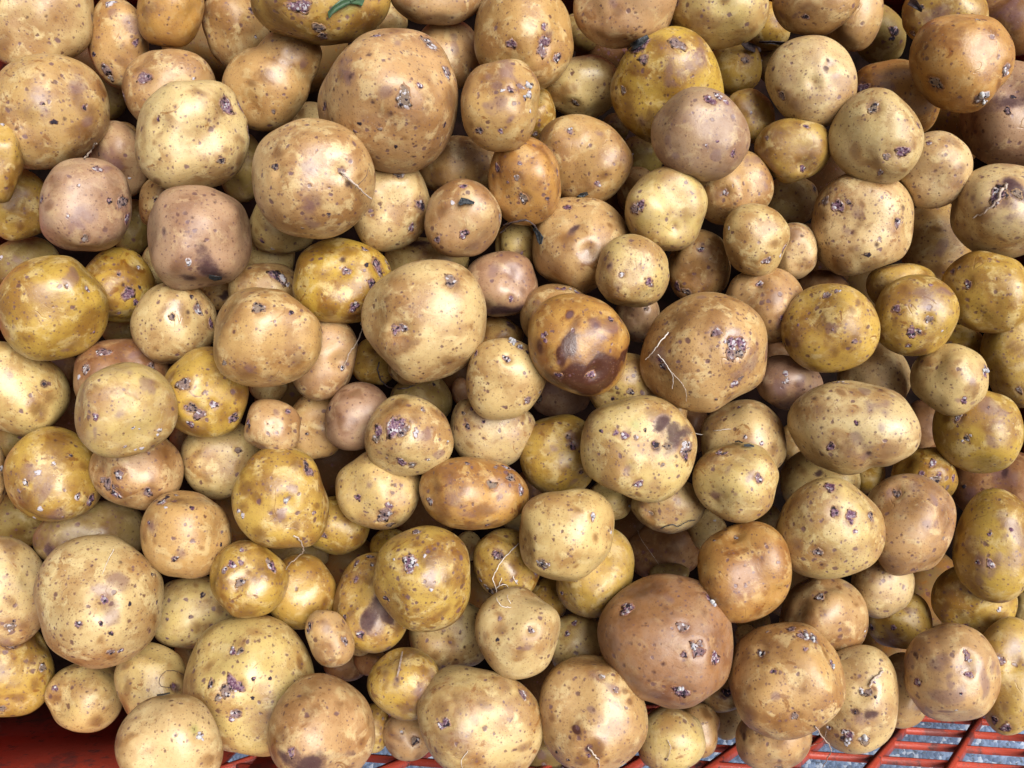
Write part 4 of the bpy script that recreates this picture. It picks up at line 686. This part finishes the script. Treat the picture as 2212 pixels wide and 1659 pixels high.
# ---------------------------------------------------------------- settle the heap along the view rays
BASEZ = [(-0.5, -.10), (.5, -.092), (1, -.080), (2, -.050), (3, -.026), (4, -.006), (5, .006), (6, .012)]
def basez(L):
    for (a, za), (b, zb) in zip(BASEZ, BASEZ[1:]):
        if L <= b: return za + (zb - za) * (L - a) / (b - a)
    return .01
placed = []
def radius3(s, d, vec):
    """approximate radius in metres of s at distance d along a world direction"""
    l = s.frame.transposed() @ vec
    n = math.sqrt((l.x / s.ax) ** 2 + (l.y / s.ay) ** 2 + (l.z / s.az) ** 2)
    return 1.0 / n
for s in sorted(spuds, key=lambda q: q.L):
    d = ray_dir(s.x, s.y)
    s.dir = d.normalized()
    cosz = -(d.z / d.length)
    z = basez(s.L)
    zax = -s.dir
    xax = (CAM_M @ Vector((1, 0, 0)))
    xax = (xax - zax * xax.dot(zax)).normalized()
    yax = zax.cross(xax)
    s.frame = Matrix((xax, yax, zax)).transposed()
    def setup(z):
        t = (z - CAM_LOC.z) / d.z
        s.pos = CAM_LOC + d * t
        dist = (s.pos - CAM_LOC).length
        # linear map view px -> metres in the plane facing the lens
        def pm(ax, ay):
            r = ray_dir(s.x + ax, s.y - ay)
            k = (s.pos - CAM_LOC).dot(s.dir) / r.dot(s.dir)
            v = (CAM_LOC + r * k) - s.pos
            return np.array([v.dot(xax), v.dot(yax)])
        h = s.rm
        ex = (pm(h, 0) - pm(-h, 0)) / (2 * h)
        ey = (pm(0, h) - pm(0, -h)) / (2 * h)
        s.M = np.array([[ex[0], ey[0]], [ex[1], ey[1]]])
        s.k = math.sqrt(abs(np.linalg.det(s.M)))
        c, sn = abs(math.cos(s.ang)), abs(math.sin(s.ang))
        s.ax = math.hypot(s.rx * c, s.ry * sn) * s.k
        s.ay = math.hypot(s.rx * sn, s.ry * c) * s.k
        s.az = s.rz * s.k
    for it in range(60):
        setup(z)
        bad = False
        for o in placed:
            v = s.pos - o.pos
            dd = v.length
            if dd > s.ax + s.ay + o.ax + o.ay: continue
            v = v / dd
            need = (radius3(s, 0, v) + radius3(o, 0, v)) * .90
            if dd < need:
                bad = True; break
        if not bad: break
        z += .002
        if z > basez(s.L) + .040: break
    s.z = z
    placed.append(s)

# ---------------------------------------------------------------- build the potatoes
GROUP = "potatoes heaped in the red crate"
def to_local(s, P):
    P = np.asarray(P)
    out = np.empty_like(P)
    out[:, :2] = P[:, :2] @ s.M.T
    out[:, 2] = P[:, 2] * s.k
    return out

def scab(s, P, sz, typ, idx):
    rng = np.random.default_rng(s.seed * 31 + idx)
    rings, seg = (6, 18) if sz > 9 else (4, 13)
    a = np.cross(P, [0.3, 1, .2]); a /= np.linalg.norm(a); b = np.cross(P, a)
    ecc = rng.uniform(.72, 1.0); rot = rng.uniform(0, math.pi)
    ph = rng.uniform(0, 6.28, 4)
    V = [P * 1.0]; rim = [0.0]; hh = [rng.uniform(.6, 1.2)]
    U = [P]
    for i in range(1, rings + 1):
        for j in range(seg):
            t = 2 * math.pi * j / seg + i * .17
            out = 1 + .17 * math.sin(2 * t + ph[0]) + .15 * math.sin(3 * t + ph[1]) + .11 * math.sin(5 * t + ph[2]) + .10 * math.sin(8 * t + ph[3])
            r = sz * (i / rings) ** .9 * out
            x, y = r * math.cos(t), r * math.sin(t) * ecc
            x, y = x * math.cos(rot) - y * math.sin(rot), x * math.sin(rot) + y * math.cos(rot)
            u = P + (a * x + b * y) / s.rm
            U.append(u / np.linalg.norm(u)); rim.append(i / rings)
            hh.append(0 if i == rings else rng.uniform(.0, 1.0))
    U = np.array(U)
    rr = shape(s, U)
    hgt = {'e': .085, 'w': .14, 'k': .04}[typ] * min(sz, 16)
    prof = np.array([max(0.0, 1 - q ** 3) for q in rim])
    hb = .35 if typ != 'k' else .2
    rr = rr + np.where(np.array(rim) > .99, -.35, .28 + prof * (hb + np.array(hh)) * hgt)
    if typ == 'k': rr = rr - .10 * sz * np.maximum(0, 1 - (np.array(rim) / .7) ** 2) * 0
    V = to_local(s, U * rr[:, None])
    F = []
    for j in range(seg): F.append((0, 1 + j, 1 + (j + 1) % seg))
    for i in range(rings - 1):
        for j in range(seg):
            p, q = 1 + i * seg + j, 1 + i * seg + (j + 1) % seg
            F.append((p, p + seg, q + seg)); F.append((p, q + seg, q))
    me = mesh_np("scab", V, F, M_SCAB)
    at = me.attributes.new("rim", 'FLOAT', 'POINT'); at.data.foreach_set("value", np.array(rim, dtype=np.float32))
    o = link("scab", me, s.obj)
    if typ == 'e': o["white"], o["dark"] = float(rng.uniform(.10, .34)), float(rng.uniform(.10, .24))
    elif typ == 'w': o["white"], o["dark"] = .85, .03
    else: o["white"], o["dark"] = .06, float(rng.uniform(.55, .8))
    o["hue"] = float(np.clip(rng.uniform(-.4, 1.1), 0, 1))
    o["seed"] = [float(q) for q in rng.uniform(-3, 3, 3)]
    o["tone"] = list(TONES[s.tone][0])
    return o

for s in spuds:
    big = s.L >= 3 or s.rm > 75
    U, F = ICO[5 if big else 4]
    rr = shape(s, U)
    V = to_local(s, U * rr[:, None])
    me = mesh_np("potato", V, F, M_SKIN)
    marks = np.zeros((len(U), 4), dtype=np.float32)
    for (t, dx, dy, sz), P in zip(s.feat, s.fdir):
        ang = np.arccos(np.clip(U @ P, -1, 1)) * s.rm
        if t in 'bpDB':   # irregular, stretched outline
            ax = np.cross(P, s.rng.normal(size=3)); ax /= np.linalg.norm(ax)
            al = (U - P) @ ax * s.rm
            ang = np.sqrt(np.maximum(ang ** 2 - al ** 2 * s.rng.uniform(.2, .75), 0)) * (1 + 1.5 * lf_noise(U, np.random.default_rng(int(s.seed * 7 + abs(dx) * 5)), 7, 9.0))
            ang = np.maximum(ang, 0)
        ch = {'b': 0, 'B': 0, 'p': 1, 'd': 2, 'D': 2, 'g': 3}.get(t)
        if t == 'd' : w, amp = max(sz * .9, 2.7), 1.0
        elif t == 'k': ch, w, amp = 2, max(sz * .85, 2.2), 1.0
        elif t == 'e': ch, w, amp = 2, max(sz * .8, 2.4), .55
        elif t in 'bpD': w, amp = sz, (1.15 if t == 'D' else .85)
        elif t == 'B': w, amp = sz, 1.5

        elif t == 'g': w, amp = sz, 1
        else: continue
        val = amp * np.exp(-(ang / w) ** 2)
        marks[:, ch] = np.maximum(marks[:, ch], val)
        if t == 'e':   # brown halo around an eye
            marks[:, 0] = np.maximum(marks[:, 0], .62 * np.exp(-(ang / (sz * 1.8)) ** 2))
            marks[:, 1] = np.maximum(marks[:, 1], .65 * np.exp(-(ang / (sz * 1.4)) ** 2))
        if t == 'D':
            marks[:, 2] *= 1
            marks[:, 1] = np.maximum(marks[:, 1], .8 * np.exp(-(ang / (sz * 1.2)) ** 2))
    at = me.attributes.new("marks", 'FLOAT_COLOR', 'POINT'); at.data.foreach_set("color", marks.ravel())
    o = link("potato", me, None, s.label, "potato", GROUP)
    s.obj = o
    o.matrix_world = Matrix.Translation(s.pos) @ s.frame.to_4x4()
    c1, c2 = TONES[s.tone]
    j = s.rng.uniform(-1, 1, 3)
    f = 1 + .06 * j[0]
    o["tone"] = [c1[0] * f, c1[1] * f * (1 + .03 * j[1]), c1[2] * f * (1 + .14 * j[2])]
    o["stain"] = list(c2)
    o["wash"] = {"b": .25, "d": .3, "g": .4, "r": .45, "o": .55}.get(s.tone, 1.0)
    o["gloss"] = float(s.rng.uniform(.7, 1.0) if s.tone in 'yo' else s.rng.uniform(.65, 1.1)) * (1.0 if s.L >= 3 else .75 if s.L > 2 else .30)
    o["dust"] = float(max(0, s.rng.uniform({'y': -.5, 'o': -.4}.get(s.tone, -.1), 1.0)))
    o["freck"] = float(s.freck); o["blotch"] = float(s.blot)
    o["seed"] = [float(q) for q in s.rng.uniform(-5, 5, 3)]
    for idx, ((t, dx, dy, sz), P) in enumerate(zip(s.feat, s.fdir)):
        if t in 'ew' and sz > 3.0 or t == 'k' and sz > 4.2:
            scab(s, P, sz * (1.32 if t != 'w' else .9), t, idx)

# ---------------------------------------------------------------- deep potatoes that only fill the dark gaps
W, H = 277, 208
cov = np.zeros((H, W), dtype=bool)
gy, gx = np.mgrid[0:H, 0:W]
PX, PY = gx * 8 + 4.0, gy * 8 + 4.0
for s in spuds:
    X, Y = PX - s.x, -(PY - s.y)
    c, sn = math.cos(s.ang), math.sin(s.ang)
    A, B = (X * c + Y * sn) / s.rx, (-X * sn + Y * c) / s.ry
    cov |= (A * A + B * B) < .97
cov |= (PY > 1470) & (PX < 560) | (PY > 1520)
rng = np.random.default_rng(5)
fill = []
for _ in range(60):
    free = np.argwhere(~cov)
    if len(free) < 70: break
    # centre on the free cell with most free neighbours
    best = None
    for r_, c_ in free[rng.permutation(len(free))[:400]]:
        rad2 = (PX - PX[r_, c_]) ** 2 + (PY - PY[r_, c_]) ** 2
        sc = ((rad2 < 40 ** 2) & ~cov).sum()
        if best is None or sc > best[0]: best = (sc, r_, c_)
    if best[0] < 20: break
    _, r_, c_ = best
    s = Spud()
    s.x, s.y = PX[r_, c_] + rng.uniform(-12, 12), PY[r_, c_] + rng.uniform(-12, 12)
    s.rx, s.ry = rng.uniform(62, 82), rng.uniform(56, 72)
    cov |= ((PX - s.x) / s.rx) ** 2 + ((PY - s.y) / s.ry) ** 2 < 1
    fill.append(s)
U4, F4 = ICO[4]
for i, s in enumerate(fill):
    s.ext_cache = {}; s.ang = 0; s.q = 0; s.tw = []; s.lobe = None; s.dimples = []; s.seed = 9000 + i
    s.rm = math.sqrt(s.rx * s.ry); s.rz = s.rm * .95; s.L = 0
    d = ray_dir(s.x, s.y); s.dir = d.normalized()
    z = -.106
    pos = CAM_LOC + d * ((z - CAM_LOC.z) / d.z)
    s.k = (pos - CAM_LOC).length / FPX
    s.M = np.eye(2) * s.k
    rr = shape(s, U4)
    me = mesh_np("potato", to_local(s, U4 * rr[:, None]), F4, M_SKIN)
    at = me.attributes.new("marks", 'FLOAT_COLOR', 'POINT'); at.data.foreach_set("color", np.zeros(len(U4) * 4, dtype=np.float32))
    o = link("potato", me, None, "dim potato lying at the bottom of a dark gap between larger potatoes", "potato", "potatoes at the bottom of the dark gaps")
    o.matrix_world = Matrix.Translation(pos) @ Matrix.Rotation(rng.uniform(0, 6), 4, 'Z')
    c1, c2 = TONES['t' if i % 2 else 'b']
    o["tone"] = [q * .38 for q in c1]; o["stain"] = list(c2); o["freck"] = 2.0; o["blotch"] = 3.0; o["dust"] = 0.0; o["gloss"] = .08; o["wash"] = 0.05  # darkened copies of the skin tones: gap shade painted into the colour
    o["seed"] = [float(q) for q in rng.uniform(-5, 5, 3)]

# ---------------------------------------------------------------- the red crate and the ground
FLOOR = -.165
def box_mesh(name, lo, hi, mat, bev=0.0006):
    import bmesh
    bm = bmesh.new()
    bmesh.ops.create_cube(bm, size=1.0)
    for v in bm.verts:
        for i in range(3):
            v.co[i] = lo[i] + (v.co[i] + .5) * (hi[i] - lo[i])
    if bev:
        bmesh.ops.bevel(bm, geom=list(bm.edges), offset=bev, segments=2, affect='EDGES')
    me = bpy.data.meshes.new(name); bm.to_mesh(me); bm.free()
    me.polygons.foreach_set("use_smooth", [True] * len(me.polygons))
    me.materials.append(mat)
    return me
X0, X1, Y0, Y1, TOP = -.365, .365, -.207, .305, -.018
crate = link("plastic_crate", None, None, "red plastic mesh crate holding the heap of potatoes", "crate")
crate.location = (0, .028, FLOOR)
def cpart(name, lo, hi, bev=.0006):
    me = box_mesh(name, [lo[0], lo[1] - .028, lo[2] - FLOOR], [hi[0], hi[1] - .028, hi[2] - FLOOR], M_RED, bev)
    return link(name, me, crate)
bs = cpart("base", (X0, Y0, FLOOR), (X1, Y1, FLOOR + .003)); bs.data.materials[0] = M_GAP_SHADE
cpart("side_wall", (X0 - .003, Y0 - .003, FLOOR), (X0, Y1 + .003, TOP))
cpart("side_wall", (X1, Y0 - .003, FLOOR), (X1 + .003, Y1 + .003, TOP))
cpart("end_wall", (X0, Y1, FLOOR), (X1, Y1 + .003, TOP))
PANEL_X = -.166
TOP = .052     # the near wall stands higher than the heap
cpart("solid_panel", (X0, Y0 - .003, FLOOR), (PANEL_X, Y0, TOP))
cpart("bottom_rail", (PANEL_X, Y0 - .0045, FLOOR), (X1, Y0, FLOOR + .010))
cpart("top_rim", (PANEL_X, Y0 - .006, TOP - .012), (X1, Y0, TOP))
# lattice of crossing bars, 5 mm deep, between rail and rim
ZB, ZT = FLOOR + .010, TOP - .012
def bar(x0, z0, x1, z1, w, y_in, dep, name="lattice_bar"):
    # clip to the wall's opening
    pts = []
    dx, dz = x1 - x0, z1 - z0
    t0, t1 = 0.0, 1.0
    for p, q in ((-dx, x0 - PANEL_X), (dx, X1 - x0), (-dz, z0 - ZB), (dz, ZT - z0)):
        if abs(p) < 1e-9:
            if q < 0: return
            continue
        r_ = q / p
        if p < 0: t0 = max(t0, r_)
        else: t1 = min(t1, r_)
    if t1 - t0 < 1e-3: return
    a = Vector((x0 + dx * t0, 0, z0 + dz * t0)); b = Vector((x0 + dx * t1, 0, z0 + dz * t1))
    Lh = (b - a).length / 2
    if Lh < .004: return
    me = box_mesh(name, [-Lh, -dep, -w / 2], [Lh, 0, w / 2], M_RED, .0004)
    o = link(name, me, crate)
    ang = math.atan2(b.z - a.z, b.x - a.x)
    mid = (a + b) / 2
    o.matrix_parent_inverse = Matrix.Identity(4)
    o.location = (mid.x, y_in - .028, mid.z - FLOOR)
    o.rotation_euler = (0, -ang, 0)
x = PANEL_X - .30
S1, S2 = 38, -8
pit = .046
k = 0
while x < X1 + .1:
    Lx = .5
    bar(x, ZT, x + Lx, ZT - Lx * math.tan(R(52)), .0044, Y0 - .0002, .0050)
    x += pit; k += 1
x = -.4
z = ZB - .11
while z < ZT:
    bar(PANEL_X - .02, z, X1 + .02, z + .115, .0027, Y0 - .0009, .0042)
    z += .029
cpart("solid_rib", (.030, Y0 - .0052, ZB), (.052, Y0 - .0004, ZT))
cpart("solid_rib", (-.150, Y0 - .0052, ZB), (-.108, Y0 - .0004, ZT))

gm = mesh_np("ground", [(-3, -3, 0), (3, -3, 0), (3, 3, 0), (-3, 3, 0)], [(0, 1, 2, 3)], M_GROUND, False)
gnd = link("ground", gm, None, kind="structure")
gnd.location = (0, 0, FLOOR - .012)

# ---------------------------------------------------------------- roots, stalks, leaves: laid on the surfaces they rest on
bpy.context.view_layer.update()
DG = bpy.context.evaluated_depsgraph_get()
SC = bpy.context.scene
OFFS = {'A': (0, 0), 'B': (1280, 0), 'C': (2560, 0), 'D': (0, 960), 'E': (1280, 960), 'F': (2560, 960), 'G': (0, 1920), 'H': (1280, 1920), 'I': (2560, 1920)}
KT = 2212 / 1536.0 * 1.851718
def cast(tile, tx, ty, lift=.0004):
    vx = tx / KT + OFFS[tile][0] / 1.851718; vy = ty / KT + OFFS[tile][1] / 1.851718
    d = ray_dir(vx, vy).normalized()
    hit, loc, nor, fi, ob, mtx = SC.ray_cast(DG, CAM_LOC, d)
    if not hit:
        loc = CAM_LOC + d * .45; ob = None; nor = -d
    if ob is not None and ob.parent is not None: ob = ob.parent
    return loc + nor * lift - d * lift * .3, nor, ob

def tube(name, tile, pts, r0, r1, mat, mode='part', lift=.0006, label='thin pale rootlet lying across the tan potatoes', cat=None, hang=()):
    """pts: tile coords (x, y[, extra lift m]); a smooth tapered tube over the surfaces"""
    P = []; owner = None
    for i, p in enumerate(pts):
        l, n, ob = cast(tile, p[0], p[1], lift)
        if len(p) > 2:   # lift towards the lens
            l = l + (CAM_LOC - l).normalized() * p[2]
        if i == 0: owner = ob
        P.append(l)
    if mode == 'part' and (owner is None or owner.get("category") != "potato"):
        print("NO OWNER", name, tile, pts[0], owner)
        if owner is not None: return None
    # even out sudden drops in depth between neighbours
    for i in range(1, len(P)):
        c0, c1 = (P[i - 1] - CAM_LOC).length, (P[i] - CAM_LOC).length
        if c1 - c0 > .012: P[i] = CAM_LOC + (P[i] - CAM_LOC).normalized() * (c0 + .008)
        if c0 - c1 > .012 and i < 2: P[i - 1] = CAM_LOC + (P[i - 1] - CAM_LOC).normalized() * (c1 + .008)
    # catmull-rom
    Q = []
    ext = [P[0] * 2 - P[1]] + P + [P[-1] * 2 - P[-2]]
    for i in range(1, len(ext) - 2):
        for t in np.linspace(0, 1, 7)[:-1]:
            a, b, c, d = ext[i - 1], ext[i], ext[i + 1], ext[i + 2]
            Q.append(.5 * ((2 * b) + (c - a) * t + (2 * a - 5 * b + 4 * c - d) * t * t + (3 * b - a - 3 * c + d) * t ** 3))
    Q.append(P[-1])
    V = []; F = []; seg = 7
    rg = random.Random(len(pts) * 7 + int(pts[0][0]))
    r0 *= .72; r1 *= .72
    for i, q in enumerate(Q):
        q = q + Vector((rg.uniform(-1, 1), rg.uniform(-1, 1), 0)) * r0 * .8
        tg = (Q[min(i + 1, len(Q) - 1)] - Q[max(i - 1, 0)]).normalized()
        nn = (CAM_LOC - q).normalized(); nn = (nn - tg * nn.dot(tg)).normalized(); bb = tg.cross(nn)
        r = (r0 + (r1 - r0) * i / (len(Q) - 1)) * rg.uniform(.8, 1.2)
        for j in range(seg):
            t = 2 * math.pi * j / seg
            V.append(q + (nn * math.sin(t) + bb * math.cos(t)) * r)
    for i in range(len(Q) - 1):
        for j in range(seg):
            F.append((i * seg + j, i * seg + (j + 1) % seg, (i + 1) * seg + (j + 1) % seg, (i + 1) * seg + j))
    if mode == 'part' and owner is not None:
        inv = owner.matrix_world.inverted()
        return link(name, mesh_np(name, [inv @ v for v in V], F, mat), owner)
    c = Q[0]
    o = link(name, mesh_np(name, [v - c for v in V], F, mat), None, label, cat)
    o.location = c
    return o

def leaf(name, tile, spine, wid, mat, label=None, cat=None, parent=None, lift=.0012, seed=1, crumple=.0006):
    """a thin curled blade following a spine of tile points; wid = half widths in tile px"""
    rg = random.Random(seed)
    rows = []
    n = len(spine)
    for i, (x, y) in enumerate(spine):
        x2, y2 = spine[min(i + 1, n - 1)]; x1, y1 = spine[max(i - 1, 0)]
        L = math.hypot(x2 - x1, y2 - y1) or 1
        nx, ny = -(y2 - y1) / L, (x2 - x1) / L
        base, _, _ = cast(tile, x, y, lift)
        row = []
        for k in (-1, -.5, 0, .5, 1):
            w = wid[i] * k * rg.uniform(.75, 1.2)
            p, nr, _ = cast(tile, x + nx * w, y + ny * w, lift)
            if (p - base).length > .006: # keep the blade whole over an edge
                vx = (x + nx * w) / KT + OFFS[tile][0] / 1.851718; vy = (y + ny * w) / KT + OFFS[tile][1] / 1.851718
                dd = ray_dir(vx, vy).normalized()
                p = CAM_LOC + dd * (base - CAM_LOC).length
            p = p + (CAM_LOC - p).normalized() * (crumple * (rg.uniform(0, 1.4) + abs(k) * 1.2))
            row.append(p)
        rows.append(row)
    V = [p for r_ in rows for p in r_]
    nv = len(V)
    V += [p - (CAM_LOC - p).normalized() * .00035 for p in V]
    F = []
    for i in range(n - 1):
        for k in range(4):
            a = i * 5 + k
            F.append((a, a + 1, a + 6, a + 5)); F.append((nv + a, nv + a + 5, nv + a + 6, nv + a + 1))
        for a, b in ((i * 5, i * 5 + 5), (i * 5 + 9, i * 5 + 4)):
            F.append((a, b, nv + b, nv + a))
    if parent is not None:
        inv = parent.matrix_world.inverted()
        return link(name, mesh_np(name, [inv @ v for v in V], F, mat), parent)
    c = V[0].copy()
    o = link(name, mesh_np(name, [v - c for v in V], F, mat), None, label, cat)
    o.location = c
    return o

tube("root", 'A', [(1960, 985), (2000, 1020, .002), (2060, 1078, .003), (2132, 1145, .002)], .00085, .0006, M_ROOT)
tube("root", 'A', [(2040, 1080), (2100, 1020), (2115, 970)], .0002, .0001, M_DROOT)
tube("root", 'D', [(2078, 470), (2086, 520, .001), (2050, 590, .003), (2010, 650, .002), (1975, 740)], .0005, .0003, M_ROOT)
tube("root", 'D', [(2050, 590, .002), (2060, 630), (2030, 660)], .0003, .0001, M_ROOT)
tube("root", 'F', [(170, 535, .001), (120, 590, .002), (85, 640, .001), (40, 685)], .0005, .0003, M_HAIR)
tube("root", 'F', [(110, 660), (160, 720), (195, 790), (192, 852)], .0003, .00018, M_HAIR)
tube("root", 'F', [(165, 740), (225, 800), (265, 860), (270, 925)], .0003, .00015, M_ROOT)
tube("root", 'F', [(525, 1092), (440, 1100), (360, 1122, .001), (290, 1110, .001)], .0003, .00015, M_HAIR)
tube("root", 'H', [(1142, 368), (1090, 420, .001), (1040, 480, .001), (1000, 560, .001), (1020, 625, .001), (1020, 690), (1050, 730), (1100, 738)], .0004, .00022, M_HAIR)
tube("root", 'H', [(1015, 625, .001), (1060, 598, .001), (1085, 620, .001), (1080, 680, .001), (1100, 715)], .0003, .00015, M_HAIR)
tube("root", 'H', [(1110, 555), (1125, 580), (1138, 600)], .0004, .0002, M_HAIR)
tube("root", 'H', [(1050, 560), (1030, 610)], .0003, .0002, M_HAIR)
tube("root", 'G', [(1690, 320), (1722, 335, .001), (1745, 390, .003), (1740, 430, .002), (1690, 470, .001), (1640, 515)], .0006, .00035, M_ROOT)
tube("root", 'G', [(1000, 1200), (930, 1190), (918, 1150), (950, 1105), (1010, 1105), (1060, 1130)], .00022, .00015, M_DROOT)
tube("root", 'H', [(1545, 1535), (1575, 1570, .001), (1605, 1610, .001), (1605, 1655)], .0006, .0004, M_ROOT)
tube("root", 'H', [(2005, 1500), (2020, 1540, .001), (2005, 1590), (1995, 1612)], .0004, .0002, M_ROOT)
tube("root", 'H', [(1830, 290), (1850, 340, .003), (1900, 410, .003), (1950, 480, .003), (1985, 530, .001)], .00022, .00012, M_ROOT, mode='thing', label="thin bluish root hair hanging across the dark hollow above the huge reddish potato", cat="root")
tube("root", 'I', [(1005, 1412), (1050, 1470, .001), (1098, 1545, .004), (1080, 1600, .004), (1050, 1650, .002)], .0006, .00025, M_STRAW)
tube("root", 'I', [(1075, 1440, .001), (1050, 1500, .003), (1015, 1525, .003), (975, 1530, .002)], .0003, .00012, M_STRAW)
tube("root", 'I', [(1390, 1105), (1345, 1150), (1325, 1190)], .0010, .0007, M_ROOT)
tube("root", 'G', [(655, 405), (620, 470), (590, 545)], .00022, .00012, M_HAIR)
tube("sprout", 'C', [(2120, 1065), (2075, 1110), (2060, 1160, .001), (1990, 1220), (1925, 1250)], .0013, .0004, M_ROOT)
tube("root", 'H', [(850, 1560), (815, 1610), (820, 1655)], .0002, .0001, M_HAIR)
tube("rootlet", 'E', [(1965, 1658), (2020, 1635, .0006), (2060, 1645, .0008), (2110, 1618, .001), (2160, 1608, .001)], .0004, .00028, M_DLEAF)
tube("root", 'E', [(338, 700, .001), (335, 770, .002), (390, 845, .004), (470, 862, .004), (545, 835, .003), (600, 765)], .0006, .0004, M_DROOT, mode='thing', label="dark wiry root looping under the pinholed giant pale potato", cat="root")
tube("root", 'A', [(545, 820), (515, 870, .001), (485, 920)], .0009, .0005, M_ROOT)
tube("dry_stalk", 'B', [(1045, 1345, .001), (1100, 1295, .002), (1170, 1265, .003), (1225, 1285, .004), (1255, 1330, .003), (1280, 1385, .002)], .0005, .0006, M_DROOT, mode='thing', label="shrivelled dark stalk draped over the oval orange-tan potato's lower edge", cat="stalk")
tube("dry_stalk", 'B', [(1060, 1300, .001), (1120, 1272, .002), (1190, 1262, .003)], .0004, .0009, M_DROOT, mode='thing', label="short twisted dark strand beside the shrivelled draped stalk", cat="stalk")
leaf("dead_leaf", 'B', [(1258, 1325), (1275, 1355), (1290, 1385), (1292, 1412)], [8, 10, 16, 8], M_DLEAF, "small black leaf tip at the end of the shrivelled stalk", "leaf", lift=.003, seed=3)
leaf("dead_leaf", 'B', [(805, 1180), (825, 1158), (850, 1162), (888, 1172)], [10, 20, 16, 6], M_DLEAF, "black leaf scrap lying on top of the round orange-based potato", "leaf", seed=4)
leaf("dead_leaf", 'B', [(1480, 1135), (1510, 1118), (1545, 1105)], [8, 14, 8], M_DLEAF, "black leaf crumb wedged under the large sunken-topped potato", "leaf", seed=14)
leaf("dead_leaf", 'A', [(1200, 1582), (1235, 1592), (1275, 1590)], [10, 14, 8], M_DLEAF, "black crumb stuck beside the grey smudge of the squarish rosy potato", "leaf", seed=24)
leaf("green_leaf", 'A', [(2085, 22), (2060, 8), (2010, 0), (1965, 18), (1925, 42), (1900, 72), (1893, 100)], [16, 18, 20, 20, 20, 14, 4], M_LEAF, "torn green leaf lying on the glossy golden potato", "leaf", seed=5, crumple=.0004)
leaf("green_leaf", 'A', [(2010, 0), (2035, -14), (2075, -30)], [14, 16, 6], M_LEAF, "curled side lobe of green leaf at the upper edge", "leaf", seed=6)
leaf("dry_leaf", 'C', [(590, 235), (620, 265), (655, 285), (700, 280)], [14, 30, 26, 10], M_DRY, "dry curled leaf scrap in the dark gap above the plain yellow potato", "leaf", seed=7, crumple=.002)
leaf("dry_leaf", 'C', [(690, 235), (760, 238), (820, 245), (875, 262)], [5, 9, 12, 7], M_DRY, "thin dry strand of leaf beside the shaded glossy potato", "leaf", seed=8, crumple=.001)
leaf("dry_leaf", 'C', [(1560, 10), (1590, 25), (1612, 50), (1625, 70)], [24, 26, 16, 5], M_DRY, "dark dry leaf scrap above the golden bruised potato at the upper edge", "leaf", seed=9, crumple=.0016)
leaf("dead_leaf", 'B', [(1765, 290), (1800, 270), (1850, 250), (1895, 222)], [12, 26, 28, 12], M_DLEAF, "black crumpled leaf on the shoulder of the large golden-brown potato", "leaf", seed=10, crumple=.0014)
leaf("dead_leaf", 'F', [(598, 1195), (625, 1192), (655, 1200)], [6, 10, 5], M_DLEAF, "scrap of black leaf pinched above the squat potato with a tan scar", "leaf", seed=11)
leaf("dead_leaf", 'F', [(548, 1172), (570, 1170), (592, 1180)], [4, 8, 4], M_DLEAF, "tiny black crumb left of the pinched scrap of black leaf", "leaf", seed=12)
leaf("straw", 'H', [(478, 998), (470, 1040), (460, 1090), (450, 1135)], [4, 5, 5, 4], M_STRAW, "short grey straw lying in the scar of the small golden potato", "straw", seed=13, crumple=.0002)
leaf("dead_leaf", 'G', [(905, 1254), (940, 1250), (980, 1242)], [4, 6, 4], M_DLEAF, "thin black crumb just above the smooth greenish-cream potato", "leaf", seed=15)

def bud(tile, x, y, r, n=3, seed=1):
    rg = random.Random(seed)
    U, F = icosphere(2)
    for i in range(n):
        xx, yy = x + rg.uniform(-.6, .6) * r, y + rg.uniform(-.6, .6) * r
        p, nr, ob = cast(tile, xx, yy, .0002)
        if ob is None or ob.get("category") != "potato": continue
        rm = r / KT * (p - CAM_LOC).length / FPX * rg.uniform(.34, .6)
        sx = np.array([rg.uniform(.7, 1), rg.uniform(.7, 1), rg.uniform(.9, 1.5)])
        Q = nr.to_track_quat('Z', 'Y').to_matrix()
        inv = ob.matrix_world.inverted()
        V = [inv @ (p + Q @ Vector((u * sx * rm))) for u in (U * (1 + .12 * lf_noise(U, np.random.default_rng(seed * 9 + i), 6, 5))[:, None])]
        link("sprout", mesh_np("sprout", V, F, M_BUD), ob)
for t in (('E', 1112, 590, 26, 4), ('E', 1150, 618, 18, 2), ('E', 1780, 1535, 20, 1), ('E', 1565, 1592, 16, 1), ('D', 1650, 1505, 20, 2), ('F', 1985, 752, 22, 3),
          ('I', 1285, 1225, 24, 2), ('I', 1290, 1480, 26, 3), ('I', 1195, 1500, 24, 3), ('I', 1100, 1075, 20, 2), ('I', 990, 925, 22, 3), ('I', 960, 905, 20, 3),
          ('I', 425, 715, 26, 4), ('I', 700, 1000, 14, 2), ('B', 1180, 560, 24, 2), ('B', 1205, 495, 22, 2), ('H', 1570, 205, 14, 1), ('H', 520, 490, 20, 3),
          ('C', 1965, 545, 26, 3), ('C', 1990, 585, 18, 2), ('C', 2105, 405, 18, 2), ('G', 1155, 1475, 24, 2), ('B', 1440, 740, 16, 2), ('E', 1235, 1160, 0, 0),
          ('E', 735, 1165, 12, 2), ('G', 320, 1190, 14, 1), ('H', 2075, 1205, 24, 3), ('H', 2160, 960, 24, 3)):
    if t[4]: bud(*t, seed=int(t[1]))
print("heap z range", min(s.z for s in spuds), max(s.z for s in spuds), "raised>25mm:", [s.label for s in spuds if s.z - basez(s.L) > .025], "fill", len(fill))
